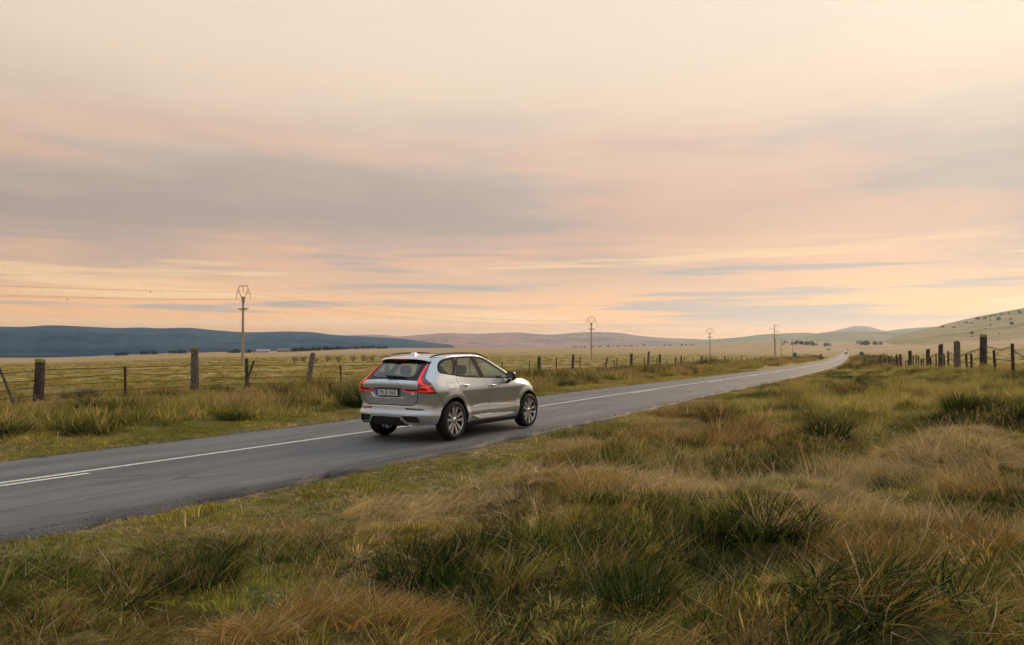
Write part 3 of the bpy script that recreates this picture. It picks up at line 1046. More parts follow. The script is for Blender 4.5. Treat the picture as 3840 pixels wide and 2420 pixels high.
    def rec_disp(x, h, z, U):
        d = np.full(len(U), 9.)
        for a, b in zip(recP, np.roll(recP, -1, 0)):
            if a[0] < 1e-3 and b[0] < 1e-3:
                continue
            ab = b - a
            tt = np.clip(((U - a[0]) * ab[0] + (z - a[1]) * ab[1]) / max((ab ** 2).sum(), 1e-12), 0, 1)
            d = np.minimum(d, np.hypot(U - a[0] - tt * ab[0], z - a[1] - tt * ab[1]))
        ins = inside(U, z, recU)
        # overhang above the plate, soft chamfer below
        return -np.where(ins, .035 * sm(0, .03, d), 0.0)
    ex = [(float(u), float(z)) for z in np.arange(.81, 1.04, .009) for u in np.arange(0.004, .55, .012)]
    tg_pts = [('h', 0, .699), ('h', .50, .695), ('h', .56, .70), ('h', .61, .735), ('h', .635, .775), ('h', .660, .90), ('h', .668, .93), ('h', .676, .994), ('h', .675, 1.08), ('h', .660, 1.130), ('h', .615, 1.152), ('h', .40, 1.163), ('h', .30, 1.172), ('h', 0, 1.177)]
    tg = panel('tailgate', tg_pts, PT, car, sym=True, disp=rec_disp, extra=ex, grid=.03)
    rg = [('h', 0, 1.183), ('h', .30, 1.177), ('h', .40, 1.168), ('h', .607, 1.158), ('h', .572, 1.297), ('h', .537, 1.476), ('h', .52, 1.50), ('h', 0, 1.512)]
    rgl = [('h', 0, 1.215), ('h', .34, 1.212), ('h', .46, 1.222), ('h', .505, 1.26), ('h', .47, 1.44), ('h', .45, 1.468), ('h', 0, 1.478)]
    panel('window_frame', rg, BLK, tg, holes=[], sym=True, off=-.001) if False else None
    # frame = band between rg and rgl (the hole touches the mirror line, so cut the band as one loop)
    band = rg[:1] + rg[1:] + rgl[::-1]
    panel('window_frame', band, BLK, tg, sym=True, off=-.001, gap=.001)
    panel('rear_window', rgl, GLR, tg, sym=True, off=-.004, skirt=0, gap=0)
    for s in (-1, 1):
        lb = panel('light_bar', [('h', .352, .994), ('h', .438, .938), ('h', .664, .938), ('h', .668, .998)], REDD, tg, side=s, off=.004, gap=.002)
        panel('light_strip', [('h', .362, .990), ('h', .385, .990), ('h', .45, .957), ('h', .66, .955), ('h', .66, .941), ('h', .438, .941)], REDL, tg, side=s, off=.010, gap=0)
    wp = MB()

    def rear_at(h, z, off=.0):
        u = u_from_h(np.array([abs(h)]), np.array([z]))
        x, hh = car_p(u, np.array([z]))
        n = car_n(x, hh, np.array([z]))[0]
        return Vector((float(x[0]) + n[0] * off, math.copysign(float(hh[0]), h), z + n[2] * off))
    wp.tube([rear_at(.11, 1.243, .02), rear_at(.075, 1.215, .035), rear_at(.03, 1.203, .03), rear_at(-.18, 1.203, .024), rear_at(-.39, 1.197, .018)], [.012, .022, .020, .017, .010], 8)
    auto_smooth(wp.build('wiper', BLK, tg), 60)

    # ---- lettering and badges
    def text(body, size, name, mat, parent, mtx, extr=.002, space=1.0, sx=1.0):
        cu = bpy.data.curves.new(name, 'FONT')
        cu.body = body
        cu.size = size
        cu.extrude = extr
        cu.align_x = 'CENTER'
        cu.align_y = 'CENTER'
        cu.space_character = space
        tmp = bpy.data.objects.new(name, cu)
        COL.objects.link(tmp)
        dg = bpy.context.evaluated_depsgraph_get()
        me = bpy.data.meshes.new_from_object(tmp.evaluated_get(dg))
        bpy.data.objects.remove(tmp)
        me.transform(Matrix.Scale(sx, 4, (1, 0, 0)))
        me.transform(mtx)
        me.materials.clear()
        me.materials.append(mat)
        o = bpy.data.objects.new(name, me)
        COL.objects.link(o)
        o.parent = parent
        return o

    def rear_frame(h, z, off):
        u = u_from_h(np.array([abs(h)]), np.array([z]))
        x, hh = car_p(u, np.array([z]))
        n = car_n(x, hh, np.array([z]))[0]
        n = Vector((n[0], n[1] * (1 if h >= 0 else -1), n[2]))
        p = Vector((float(x[0]), math.copysign(float(hh[0]), h), z)) + n * off
        right = Vector((0, 0, 1)).cross(n).normalized()   # to the right as seen from behind
        up = n.cross(right)
        return Matrix(((right.x, up.x, n.x, p.x), (right.y, up.y, n.y, p.y), (right.z, up.z, n.z, p.z), (0, 0, 0, 1)))
    LET = principled('dull_chrome', (.62, .62, .62), .3, metal=.9)
    for ch, h in zip('VOLVO', (.266, .141, .012, -.118, -.243)):
        text(ch, .048, 'letter', LET, tg, rear_frame(h, 1.097, .004), .004, sx=1.25)
    text('XC60', .05, 'badge_lettering', LET, tg, rear_frame(.545, .905, .004), .003, space=1.1, sx=1.05)
    bd = MB()
    m = rear_frame(-.578, .914, .004)
    pts = [m @ Vector(p) for p in ((-.036, -.02, 0), (.036, -.02, 0), (.036, .02, 0), (-.036, .02, 0), (-.036, -.02, .004), (.036, -.02, .004), (.036, .02, .004), (-.036, .02, .004))]
    bd.add(pts, [(3, 2, 1, 0), (4, 5, 6, 7), (0, 1, 5, 4), (1, 2, 6, 5), (2, 3, 7, 6), (3, 0, 4, 7)])
    bd.build('badge', WHT, tg)
    # number plate
    pm = Matrix.Translation((-.905, 0, .925)) @ Matrix.Rotation(R(-4), 4, 'Y')
    fr = Matrix(((0, 0, -1, 0), (-1, 0, 0, 0), (0, 1, 0, 0), (0, 0, 0, 1)))

    def pbox(d, x0=0.0, zo=0.0):
        b = MB().box((x0, 0, zo), d)
        b.v = [pm @ fr @ Vector(p) for p in b.v]
        return b
    np_ = pbox((.536, .126, .02)).build('number_plate', BLK, tg)
    pbox((.516, .108, .006), 0, .010).build('plate_field', WHT, np_)
    pbox((.042, .107, .004), -.237, .0125).build('plate_band', BLU, np_)
    text('MLB 060', .118, 'plate_lettering', BLK, np_, pm @ fr @ Matrix.Translation((.021, -.002, .0145)), .001, space=1.05, sx=.92)
    text('S', .03, 'plate_letter', WHT, np_, pm @ fr @ Matrix.Translation((-.237, -.03, .0155)), .0005)

    # ---- rear bumper
    low_edge = [('x', -.545, .34), ('h', .84, .328), ('h', .70, .332), ('h', .66, .338), ('h', .47, .352), ('h', .43, .37), ('h', .345, .455), ('h', .30, .47), ('h', 0, .476)]
    bump = [('h', 0, .690), ('h', .53, .684), ('h', .60, .715), ('h', .643, .765), ('h', .672, .925), ('h', .80, .918)] + bump_up + rear_arch_back[1:] + low_edge[1:]
    pocket = [('h', .375, .497), ('h', .60, .497), ('h', .665, .487), ('h', .70, .455), ('h', .702, .40), ('h', .68, .366), ('h', .47, .378), ('h', .43, .41)]

    def bump_disp(x, h, z, U):
        # soft ledge above the lamp line
        return .006 * np.exp(-((z - .545) / .02) ** 2) * (h < .8)
    rb = panel('rear_bumper', bump, PT, car, holes=[pocket], sym=True, disp=bump_disp, grid=.03)
    for s in (-1, 1):
        panel('bumper_pocket', pocket, PLA, rb, side=s, off=-.03, gap=-.01)
        panel('pocket_edge', [('h', .345, .455), ('h', .43, .37), ('h', .47, .352), ('h', .66, .338), ('h', .70, .345), ('h', .725, .40), ('h', .735, .40), ('h', .72, .332), ('h', .70, .326), ('h', .66, .325), ('h', .465, .341), ('h', .42, .36), ('h', .335, .446)], CHR, rb, side=s, off=.012, gap=0, skirt=.02)
        panel('reflector', [('h', .395, .647), ('h', .70, .634), ('h', .75, .622), ('h', .775, .604), ('h', .70, .604), ('h', .43, .613)], REDD, rb, side=s, off=.006, gap=0)
        for h in (.30, .62):
            sb = MB()
            c = rear_at(s * h, .585, .002)
            sb.lathe([(.0, -.004), (.011, -.004), (.012, .003), (.0, .004)], 12, 'Y')
            sb.v = [(c.x + p[1], c.y + p[0], c.z + p[2]) for p in sb.v]
            sb.build('parking_sensor', PT, rb)
    panel('diffuser', [('h', 0, .474), ('h', .30, .468), ('h', .345, .452), ('h', .43, .366), ('h', .47, .345), ('h', .46, .30), ('h', .40, .275), ('h', 0, .27)], PLA, rb, sym=True, off=-.03)

    # ---- roof, windscreen, bonnet, nose
    def cap(x, q):
        wt = float(car_half(np.array([x]), ZT(np.array([x])))[0])
        z = float(ZT(x) + (ZC(x) - ZT(x)) * (1 - abs(q) ** 2.6))
        return (x, q * wt, z)
    qs = np.sin(np.linspace(-1, 1, 31) * math.pi / 2)
    roof = grid_panel('roof', np.linspace(-.36, 1.40, 40), qs, cap, PT, car)
    sr = [(-.0, .0)]
    grid_panel('sunroof', np.linspace(.30, 1.36, 12), np.linspace(-.62, .62, 13), lambda x, q: (cap(x, q)[0], cap(x, q)[1], cap(x, q)[2] + .003), BLK, roof)
    grid_panel('roof_lining', np.linspace(-.36, 1.40, 20), np.linspace(-.97, .97, 13), lambda x, q: (cap(x, q)[0], cap(x, q)[1], cap(x, q)[2] - .03), LIN, roof, flip=True)

    def wsx(a, q):   # windscreen sweeps further forward in the middle
        x = 1.40 + a * (1.03 - .0 * abs(q)) + a * .17 * (1 - q * q)
        xe = 1.40 + a * .85
        wt = float(car_half(np.array([xe]), ZT(np.array([xe])))[0])
        z = float(ZT(xe) + (ZC(x) - ZT(xe)) * (1 - abs(q) ** 2.2)) if True else 0
        return (xe + (x - xe) * (1 - q * q), q * wt, z - .002)
    grid_panel('windscreen', np.linspace(0, 1, 16), qs, wsx, GLF, car)

    def hood(x, q):
        wt = float(car_half(np.array([x]), ZHE(np.array([x])))[0])
        return (x, q * wt, float(ZHE(x) + (ZHC(x) - ZHE(x)) * (1 - abs(q) ** 3)) + .012 * math.exp(-((abs(q) - .62) / .12) ** 2) * (1 if x < 3.4 else .5))
    grid_panel('bonnet', np.linspace(2.30, 3.60, 30), qs, hood, PT, car)
    fb_lo = [('x', 3.31, .56), ('x', 3.36, .76)]
    for s in (-1, 1):
        hl_ = [('x', 3.31, .955), ('x', 3.44, .905), ('x', 3.52, .865), ('x', 3.60, .80), ('x', 3.54, .755), ('x', 3.40, .77), ('x', 3.305, .885)]
        hd = panel('headlight', hl_, glass_mat('headlamp_lens', (.8, .82, .85), 1.5) if s < 0 else bpy.data.materials['headlamp_lens'], car, side=s, off=.002)
        panel('lamp_bowl', hl_, CHR, hd, side=s, off=-.03, skirt=0)
        panel('front_bumper', [('x', 3.31, .60), ('x', 3.365, .755), ('x', 3.54, .745), ('x', 3.612, .79), ('x', 3.72, .79), ('x', 3.72, .74), ('x', 3.733, .58), ('x', 3.71, .45), ('x', 3.64, .33), ('x', 3.36, .30), ('x', 3.30, .46)], PT, car, side=s)
    ng = MB()
    # grille block closes the nose between the front bumper halves
    for k in range(13):
        y = -.36 + .06 * k
        ng.box((3.66 - .05 * (y / .4) ** 2, y, .66), (.03, .016, .30))
    ng.box((3.60, 0, .66), (.05, .9, .36))
    ng.box((3.60, 0, .40), (.10, 1.1, .18))
    ng.build('grille', PLA, car)
    # spoiler
    def spo(a, q, under=0.0):
        # a 0..1 from the roof edge to the lip; q -1..1 across
        aq = abs(q)
        hw = .60
        x0, z0 = -.30, float(capz1(-.30, min(aq * .6 / .66, 1)))
        lipx = -.505 + .13 * aq ** 2.6
        lipz = 1.553 - .012 * aq ** 2 - .048 * aq ** 5
        x = x0 + (lipx - x0) * a
        z = z0 + (lipz - z0) * (a ** 1.25) + .006 * math.sin(a * math.pi)
        return (x + under * .03, q * hw, z - under)

    def capz1(x, q):
        return ZT(x) + (ZC(x) - ZT(x)) * (1 - abs(q) ** 2.6)
    qq = np.linspace(-1, 1, 33)
    aa = np.linspace(0, 1, 9)
    sp = grid_panel('spoiler', aa, qq, lambda a, q: spo(a, q), PT, car, flip=True)
    su = MB()
    for i, q in enumerate(qq):
        e = (1 - abs(q) ** 6)
        su.v += [spo(1, q), tuple(np.add(spo(1, q), (.004, 0, -.012))), tuple(np.add(spo(1, q), (.03, 0, -.034 * e - .006))), (-.405 + .09 * abs(q) ** 2.6, q * .575, 1.488 - .012 * q * q)]
    for i in range(len(qq) - 1):
        for j in range(3):
            su.f.append((i * 4 + j, i * 4 + j + 1, (i + 1) * 4 + j + 1, (i + 1) * 4 + j))
    su.build('spoiler_underside', BLK, sp)
    bl = MB()
    for i, q in enumerate(np.linspace(-.30, .30, 13)):
        p = spo(1, q)
        bl.v += [(p[0] - .001, p[1], p[2] - .010), (p[0] + .012, p[1], p[2] - .024)]
    bl.f = [(i * 2, i * 2 + 1, i * 2 + 3, i * 2 + 2) for i in range(12)]
    bl.build('brake_light', REDB, sp)
    # rails, fin, mirrors
    for s in (-1, 1):
        xs = [-.26, -.20, 0, .35, .75, 1.15, 1.40, 1.52, 1.56]
        pts = []
        for i, x in enumerate(xs):
            wt = float(car_half(np.array([x]), ZT(np.array([x])))[0])
            q = .93
            z = float(ZT(x) + (ZC(x) - ZT(x)) * (1 - q ** 2.6))
            lift = .004 if i in (0, len(xs) - 1) else (.026 if i in (1, len(xs) - 2) else .04)
            pts.append((x, s * q * wt, z + lift))
        rl = MB().tube(pts, [.010, .014] + [.015] * 5 + [.014, .010], 8)
        auto_smooth(rl.build('roof_rail', PLA, car), 60)
        mr = empty('door_mirror')
        mr.parent = car
        hs = MB()
        # housing: rounded shell
        for i, (x, w_, h_) in enumerate([(1.86, .098, .082), (1.875, .115, .098), (1.93, .115, .100), (1.99, .095, .082), (2.03, .05, .045), (2.04, .01, .01)]):
            for k in range(16):
                a = 2 * math.pi * k / 16
                ca, sa = math.cos(a), math.sin(a)
                e = .7
                hs.v.append((x + .03 * (-s) * 0 - .02 * math.copysign(abs(ca) ** e, ca), s * (1.035 + w_ * math.copysign(abs(ca) ** e, ca)), 1.155 + .012 + h_ * math.copysign(abs(sa) ** e, sa)))
        for i in range(5):
            for k in range(16):
                hs.f.append((i * 16 + k, i * 16 + (k + 1) % 16, (i + 1) * 16 + (k + 1) % 16, (i + 1) * 16 + k))
        hs.f.append(tuple(range(16)))
        auto_smooth(hs.build('housing', BLK, mr), 45)
        mg = MB()
        mg.v = [(1.857 - .02 * math.copysign(abs(math.cos(a)) ** .7, math.cos(a)), s * (1.035 + .088 * math.copysign(abs(math.cos(a)) ** .7, math.cos(a))), 1.167 + .072 * math.copysign(abs(math.sin(a)) ** .7, math.sin(a))) for a in [2 * math.pi * k / 16 for k in range(16)]]
        mg.f = [tuple(range(16))]
        mg.build('mirror_glass', principled('mirror_silver', (.55, .60, .62), .03, metal=1.0) if s < 0 else bpy.data.materials['mirror_silver'], mr)
        MB().tube([(1.96, s * .90, 1.035), (1.955, s * .96, 1.06), (1.95, s * 1.0, 1.10)], [.034, .032, .03], 8).build('mirror_foot', BLK, mr)
    fin = MB()
    for x, w_, z in ((-.25, .02, 0), (-.20, .034, .045), (-.15, .036, .062), (-.08, .032, .052), (.0, .022, .022), (.05, .006, .0)):
        zb = float(ZC(x)) - .004
        fin.v += [(x, -w_, zb), (x + .01, -w_ * .35, zb + z), (x + .01, w_ * .35, zb + z), (x, w_, zb)]
    for i in range(5):
        for j in range(3):
            fin.f.append((i * 4 + j, i * 4 + j + 1, i * 4 + j + 5, i * 4 + j + 4))
    fin.f.append((0, 1, 2, 3))
    auto_smooth(fin.build('antenna_fin', PT, car), 60)

    # ---- underside, wheel wells, cabin
    ub = MB()
    ub.box((1.43, 0, .30), (2.1, 1.66, .18))
    ub.box((-.33, 0, .42), (.8, 1.05, .2))
    ub.box((3.2, 0, .40), (.75, 1.05, .2))
    ub.box((1.4, 0, .42), (4.4, .7, .14))
    ub.box((-.60, .0, .36), (.25, .5, .12))
    ub.build('underbody', RUB, car)
    for cx in (0, 2.865):
        for s in (-1, 1):
            ww = MB()
            n = 20
            for k in range(n + 1):
                a = R(4 + 172 * k / n)
                for y in (.90, .60):
                    ww.v.append((cx + .456 * math.cos(a), s * y, .37 + .456 * math.sin(a)))
            ww.f = [(2 * k, 2 * k + 1, 2 * k + 3, 2 * k + 2) for k in range(n)]
            ww.f.append(tuple(2 * k + 1 for k in range(n + 1)))
            ww.build('wheel_well', RUB, car)
    fl = MB()
    fl.box((.95, 0, .50), (2.9, 1.6, .06))
    fl.box((-.36, 0, .80), (.60, 1.1, .04))          # load floor
    fl.box((-.02, 0, .95), (.10, 1.2, .5))
    fl.box((2.05, 0, .93), (.45, 1.55, .20))          # dashboard
    fl.box((2.2, 0, 1.03), (.35, 1.4, .06))
    fl.box((1.35, 0, .66), (.9, .24, .26))            # console
    fl.build('interior', INT, car)
    st = empty('steering_wheel')
    st.parent = car
    sw = MB()
    pts = []
    for k in range(25):
        a = 2 * math.pi * k / 24
        pts.append((1.73 + .06 * math.sin(a), .37 + .185 * math.cos(a), 1.03 + .175 * math.sin(a)))
    sw.tube(pts, .016, 6)
    sw.tube([(1.95, .37, .95), (1.73, .37, 1.03)], [.04, .06], 8)
    sw.build('wheel_rim', INT, st)

    def seat(x, y, w_, bench=False):
        s_ = empty('seat')
        s_.parent = car
        b = MB()
        # backrest: tapered rounded slab leaning back
        prof = [(-.02, .62, w_ * .9, .12), (-.04, .80, w_, .15), (-.10, 1.02, w_ * .97, .13), (-.15, 1.17, w_ * .78, .10), (-.165, 1.21, w_ * .5, .05)]
        n = 12
        for dx, z, ww_, th in prof:
            for k in range(n):
                a = 2 * math.pi * k / n
                b.v.append((x + dx + th / 2 * math.copysign(abs(math.cos(a)) ** .6, math.cos(a)), y + ww_ / 2 * math.copysign(abs(math.sin(a)) ** .6, math.sin(a)), z))
        for i in range(len(prof) - 1):
            for k in range(n):
                b.f.append((i * n + k, i * n + (k + 1) % n, (i + 1) * n + (k + 1) % n, (i + 1) * n + k))
        b.f.append(tuple((len(prof) - 1) * n + k for k in range(n)))
        auto_smooth(b.build('backrest', SEAT, s_), 50)
        c = MB()
        c.box((x + .25, y, .60), (.52, w_, .16), 0, R(-6))
        c.build('cushion', SEAT, s_)
        h = MB()
        hp = [(1.22, .15, .06), (1.25, .25, .09), (1.32, .27, .10), (1.385, .25, .085), (1.41, .18, .04)]
        for z, ww_, th in hp:
            for k in range(n):
                a = 2 * math.pi * k / n
                h.v.append((x - .165 + th / 2 * math.copysign(abs(math.cos(a)) ** .6, math.cos(a)), y + ww_ / 2 * math.copysign(abs(math.sin(a)) ** .6, math.sin(a)), z))
        for i in range(len(hp) - 1):
            for k in range(n):
                h.f.append((i * n + k, i * n + (k + 1) % n, (i + 1) * n + (k + 1) % n, (i + 1) * n + k))
        h.f += [tuple(range(n))[::-1], tuple((len(hp) - 1) * n + k for k in range(n))]
        h.tube([(x - .16, y - .06, 1.15), (x - .16, y - .06, 1.25)], .008, 6)
        h.tube([(x - .16, y + .06, 1.15), (x - .16, y + .06, 1.25)], .008, 6)
        auto_smooth(h.build('headrest', SEAT, s_), 50)
    for x in (1.12, .30):
        for y in (-.40, .40):
            seat(x, y, .52)

    # ---- wheels
    TYR = principled('tyre_rubber', (.016, .016, .017), .75, spec=.3, var=.2, scale=30)
    RIMD = principled('rim_dark', (.05, .05, .052), .35, metal=.6)
    RIML = principled('rim_machined', (.60, .60, .60), .35, metal=.6)
    RIMB = principled('rim_bright_lip', (.6, .6, .59), .25, metal=.9)
    HUBM = principled('hub_metal', (.5, .5, .5), .3, metal=.9)
    first = None
    for cx in (0, 2.865):
        for s in (-1, 1):
            if first is None:
                w = empty('wheel')
                w.parent = car
                prof = [(.262, -.105), (.275, -.118), (.305, -.126), (.335, -.122), (.355, -.108), (.366, -.085), (.370, -.04), (.370, .04), (.366, .085), (.355, .108), (.335, .122), (.305, .126), (.275, .118), (.262, .105)]
                ty = MB().lathe(prof, 48, 'Y')
                t_ = auto_smooth(ty.build('tyre', TYR, w), 50)
                # tread grooves as thin dark rings pressed into the crown
                rm = empty('rim')
                rm.parent = w
                br = MB().lathe([(.266, -.112), (.258, -.10), (.246, -.06), (.240, .09), (.262, .108)], 40, 'Y')
                auto_smooth(br.build('barrel', RIMD, rm), 50)
                lip = MB().lathe([(.257, -.100), (.262, -.114), (.268, -.114), (.270, -.108), (.265, -.10)], 48, 'Y', closed=True)
                auto_smooth(lip.build('lip', RIMB, rm), 60)
                back = MB().lathe([(.0, -.02), (.17, -.02), (.172, -.03), (.0, -.03)], 32, 'Y')
                auto_smooth(back.build('brake_disc', principled('brake_disc_metal', (.22, .21, .20), .4, metal=.8), rm), 40)
                for k in range(5):
                    for d_ in (-1, 1):
                        a = R(72 * k + 90)
                        sp_ = MB()
                        ca, sa = math.cos(a), math.sin(a)

                        def pt(r_, t_, y):
                            return (r_ * ca - t_ * sa, y, r_ * sa + t_ * ca)
                        # split spoke: two fat blades, wider at the rim
                        A0, A1 = d_ * .010, d_ * .034
                        B0, B1 = d_ * .032, d_ * .098
                        rb_ = math.sqrt(.258 ** 2 - .065 ** 2)
                        lo, hi = min(A0, A1), max(A0, A1)
                        l2, h2 = min(B0, B1), max(B0, B1)
                        y0, y1, yb = -.082, -.100, .03
                        sp_.add([pt(.05, lo, y0), pt(.05, hi, y0), pt(rb_, h2, y1), pt(rb_, l2, y1), pt(.05, lo, y0 + yb), pt(.05, hi, y0 + yb), pt(rb_, h2, y1 + yb), pt(rb_, l2, y1 + yb)],
                                [(0, 1, 2, 3), (7, 6, 5, 4), (0, 4, 5, 1), (1, 5, 6, 2), (2, 6, 7, 3), (3, 7, 4, 0)])
                        sp_.build('spoke', RIML, rm)
                hb = MB().lathe([(.0, -.098), (.030, -.098), (.036, -.092), (.055, -.086), (.066, -.07), (.066, -.03)], 24, 'Y')
                auto_smooth(hb.build('hub_cap', HUBM, rm), 40)
                first = w
            else:
                w = copy_tree(first, car)
            # outer face of the rim looks to -y on the right side
            w.location = (cx, s * .83, .37)
            w.rotation_euler = (0, R(17 if cx else 3), 0 if s < 0 else math.pi)
    return car


CAR = build_car()
# ================================================================ FENCES
rnd = random.Random(7)
WOOD = [principled('weathered_wood', (.085, .068, .058), .9, spec=.2, color2=(.035, .028, .027), scale=9, bump=.6, bscale=25),
        principled('pale_weathered_wood', (.17, .14, .13), .9, spec=.2, color2=(.085, .068, .066), scale=9, bump=.6, bscale=25),
        principled('reddish_stake_wood', (.10, .055, .045), .9, spec=.2, color2=(.045, .026, .024), scale=12, bump=.6, bscale=25)]
LICH = principled('lichen', (.28, .30, .06), .95, spec=.1, color2=(.15, .17, .06), scale=25)
WIRE = principled('rusty_fence_wire', (.06, .045, .038), .7, metal=.4)


def gz(x, y):
    return float(ground_z(np.array([x]), np.array([y]))[0])


def post(parent, x, y, h, r, lean=0.0, lean_y=0.0, mat=0, lichen=False, name='post', z=None):
    """a split timber post: uneven seven-sided shaft with a chopped top"""
    z0 = (gz(x, y) if z is None else z) - .25
    b = MB()
    n = 7
    ph = [rnd.uniform(.82, 1.15) for _ in range(n)]
    lv = [0, .3, .6, .85, 1.0]
    top = []
    for i, t in enumerate(lv):
        for k in range(n):
            a = 2 * math.pi * k / n
            rr = r * ph[k] * (1.05 - .12 * t) * rnd.uniform(.94, 1.06)
            hh = (h + .25) * t + (rnd.uniform(-.35, .35) * r if t == 1 else 0)
            b.v.append((rr * math.cos(a) + lean * hh, rr * math.sin(a) + lean_y * hh, hh))
    for i in range(len(lv) - 1):
        for k in range(n):
            b.f.append((i * n + k, i * n + (k + 1) % n, (i + 1) * n + (k + 1) % n, (i + 1) * n + k))
    b.f.append(tuple((len(lv) - 1) * n + k for k in range(n)))
    o = b.build(name, WOOD[mat], parent)
    o.location = (x, y, z0)
    if lichen:
        hh = h + .25
        cp = MB()
        for t, g in ((-.5 * r, 1.0), (r * .12, .98), (r * .3, .7)):
            for k in range(n):
                a = 2 * math.pi * k / n
                rr = r * ph[k] * .97 * g
                cp.v.append((rr * math.cos(a) + lean * (hh + t), rr * math.sin(a) + lean_y * (hh + t), hh + t))
        for i in range(2):
            for k in range(n):
                cp.f.append((i * n + k, i * n + (k + 1) % n, (i + 1) * n + (k + 1) % n, (i + 1) * n + k))
        cp.f.append(tuple(2 * n + k for k in range(n)))
        cp.build('lichen_cap', LICH, o)
    return o


OFF_R = pchip([0, 5, 24.5, 44.5, 54.5, 87, 150, 900], [13.8, 13.5, 12.5, 11.2, 10, 7.6, 7.5, 7.5])


def fence_line(x, side):
    return float(YC(x) + (15.2 if side > 0 else -OFF_R(x)))


def build_fence(side, specs, label, strands, x_end):
    x0 = specs[0][0]
    f = empty('fence', (0, 0, 0))
    tag(f, label, 'fence')
    for x, kind, lean, lich in specs:
        y = fence_line(x, side) + rnd.uniform(-.08, .08)
        if kind == 'B':
            post(f, x, y, rnd.uniform(1.42, 1.6), rnd.uniform(.13, .155), lean, rnd.uniform(-.02, .02), 0, lich)
        elif kind == 'P':
            post(f, x, y, rnd.uniform(1.66, 1.76), rnd.uniform(.135, .15), lean, 0, 1, lich)
        elif kind == 'M':
            post(f, x, y, rnd.uniform(1.25, 1.4), rnd.uniform(.085, .105), lean, rnd.uniform(-.05, .05), 0, lich)
        else:
            post(f, x, y, rnd.uniform(1.05, 1.18), rnd.uniform(.042, .052), lean, rnd.uniform(-.04, .04), 2, False, 'stake')
    xs = np.arange(specs[0][0] - 6, x_end, 2.2)
    for h in strands:
        pts = []
        for x in xs:
            y = fence_line(x, side)
            pts.append((x, y + .06 * (-side), gz(x, y) + h + .03 * math.sin(x * 1.7 + h * 9)))
        MB().tube(pts, .012, 4, caps=False).build('wire', WIRE, f)
    return f


L_SPEC = [(-9.5, 'B', 0, 1), (-4.0, 'S', 0, 0), (1.56, 'B', .03, 1), (4.7, 'S', -.03, 0), (7.76, 'P', -.02, 1), (10.44, 'M', 0, 0), (14.02, 'P', .19, 0), (16.58, 'S', -.05, 0), (20.36, 'B', 0, 1),
          (24.6, 'S', .05, 0), (29.2, 'S', .0, 0), (33.68, 'S', 0, 0), (38.14, 'S', .03, 0), (40.0, 'B', .04, 1), (43.28, 'S', .03, 0), (46.5, 'B', .17, 1), (48.5, 'S', .04, 0), (54.38, 'M', .5, 1), (57.74, 'S', 0, 0), (58.5, 'S', .08, 0),
          (63.4, 'B', .05, 1), (68.56, 'S', .05, 0), (69.64, 'P', .14, 0), (73.32, 'S', .04, 0), (74.8, 'B', .16, 0), (78.4, 'S', .08, 0), (82.58, 'M', .4, 0), (83.32, 'S', 0, 0), (85.88, 'M', .06, 0), (88.1, 'S', 0, 0), (93.36, 'S', .06, 0),
          (98.6, 'M', .3, 0), (102.24, 'S', 0, 0), (105.92, 'M', .55, 0), (110.54, 'M', .25, 0), (112.98, 'S', 0, 0), (119.84, 'M', .1, 0), (123.84, 'S', 0, 0), (128.4, 'S', 0, 0), (133.3, 'S', .1, 0), (140.4, 'M', 0, 0), (148.3, 'S', 0, 0), (155, 'S', .1, 0), (162, 'M', .12, 0)]
L_SPEC += [(162 + 7 * k + rnd.uniform(-2, 2), rnd.choice('SSM'), rnd.uniform(-.05, .2), 0) for k in range(1, 34)]
FENCE_L = build_fence(1, L_SPEC, 'long weathered post and wire fence beyond the far side of the road', (.28, .55, .8, 1.08), 395)
# props leaning against the near stretch of that fence
post(FENCE_L, .75, fence_line(.75, 1) - .5, 1.35, .045, -.38, .02, 1, True, 'brace')
post(FENCE_L, 9.9, fence_line(9.9, 1) - .2, 1.30, .05, .42, 0, 0, False, 'brace')
R_SPEC = [(6, 'B', 0, 0), (10.5, 'S', .0, 0), (14, 'S', 0.02, 0), (17.26, 'S', -.10, 0), (21.1, 'S', -.08, 0), (24.06, 'B', .02, 1), (27.94, 'S', -.10, 0), (30.0, 'S', -.03, 0), (32.86, 'P', 0, 0), (35.66, 'S', -.02, 0), (38.16, 'S', -.02, 0), (40.06, 'B', -.01, 0),
          (42.36, 'S', 0, 0), (44.2, 'S', -.02, 0), (45.38, 'B', 0, 0), (47.2, 'S', -.02, 0), (48.54, 'S', -.02, 0), (49.56, 'S', -.05, 0), (50.3, 'S', -.04, 0), (51.2, 'S', 0, 0), (52.2, 'B', -.02, 0), (54.4, 'S', -.03, 0), (56, 'S', 0, 0), (58.5, 'M', .06, 0), (60, 'S', 0, 0), (61.8, 'M', -.06, 1), (63.9, 'S', 0, 0), (66.9, 'M', 0, 0), (70.3, 'S', 0, 0), (74.3, 'M', 0, 0)]
R_SPEC += [(74.3 + 3.2 * k + rnd.uniform(-.8, .8), rnd.choice('SSM'), rnd.uniform(-.08, .08), 0) for k in range(1, 60)]
FENCE_R = build_fence(-1, R_SPEC, 'close-set post and wire fence on the bank at the right', (.3, .62, .98, 1.02), 262)
kn = MB().lathe([(0, -.06), (.05, -.05), (.06, 0), (.05, .05), (0, .06)], 8, 'Y', (0, 0, 0))
k_ = kn.build('knot', WOOD[0], FENCE_R)
k_.location = (32.86 - .07, fence_line(32.86, -1) - .0, gz(32.86, fence_line(32.86, -1)) + .5)

# ================================================================ POWER LINE
CONC = principled('pale_concrete', (.36, .30, .22), .85, color2=(.26, .21, .15), scale=2.0)
STEEL = principled('rusted_steel', (.34, .25, .20), .7, metal=.3)
INS = principled('insulator_glass', (.12, .10, .10), .3)


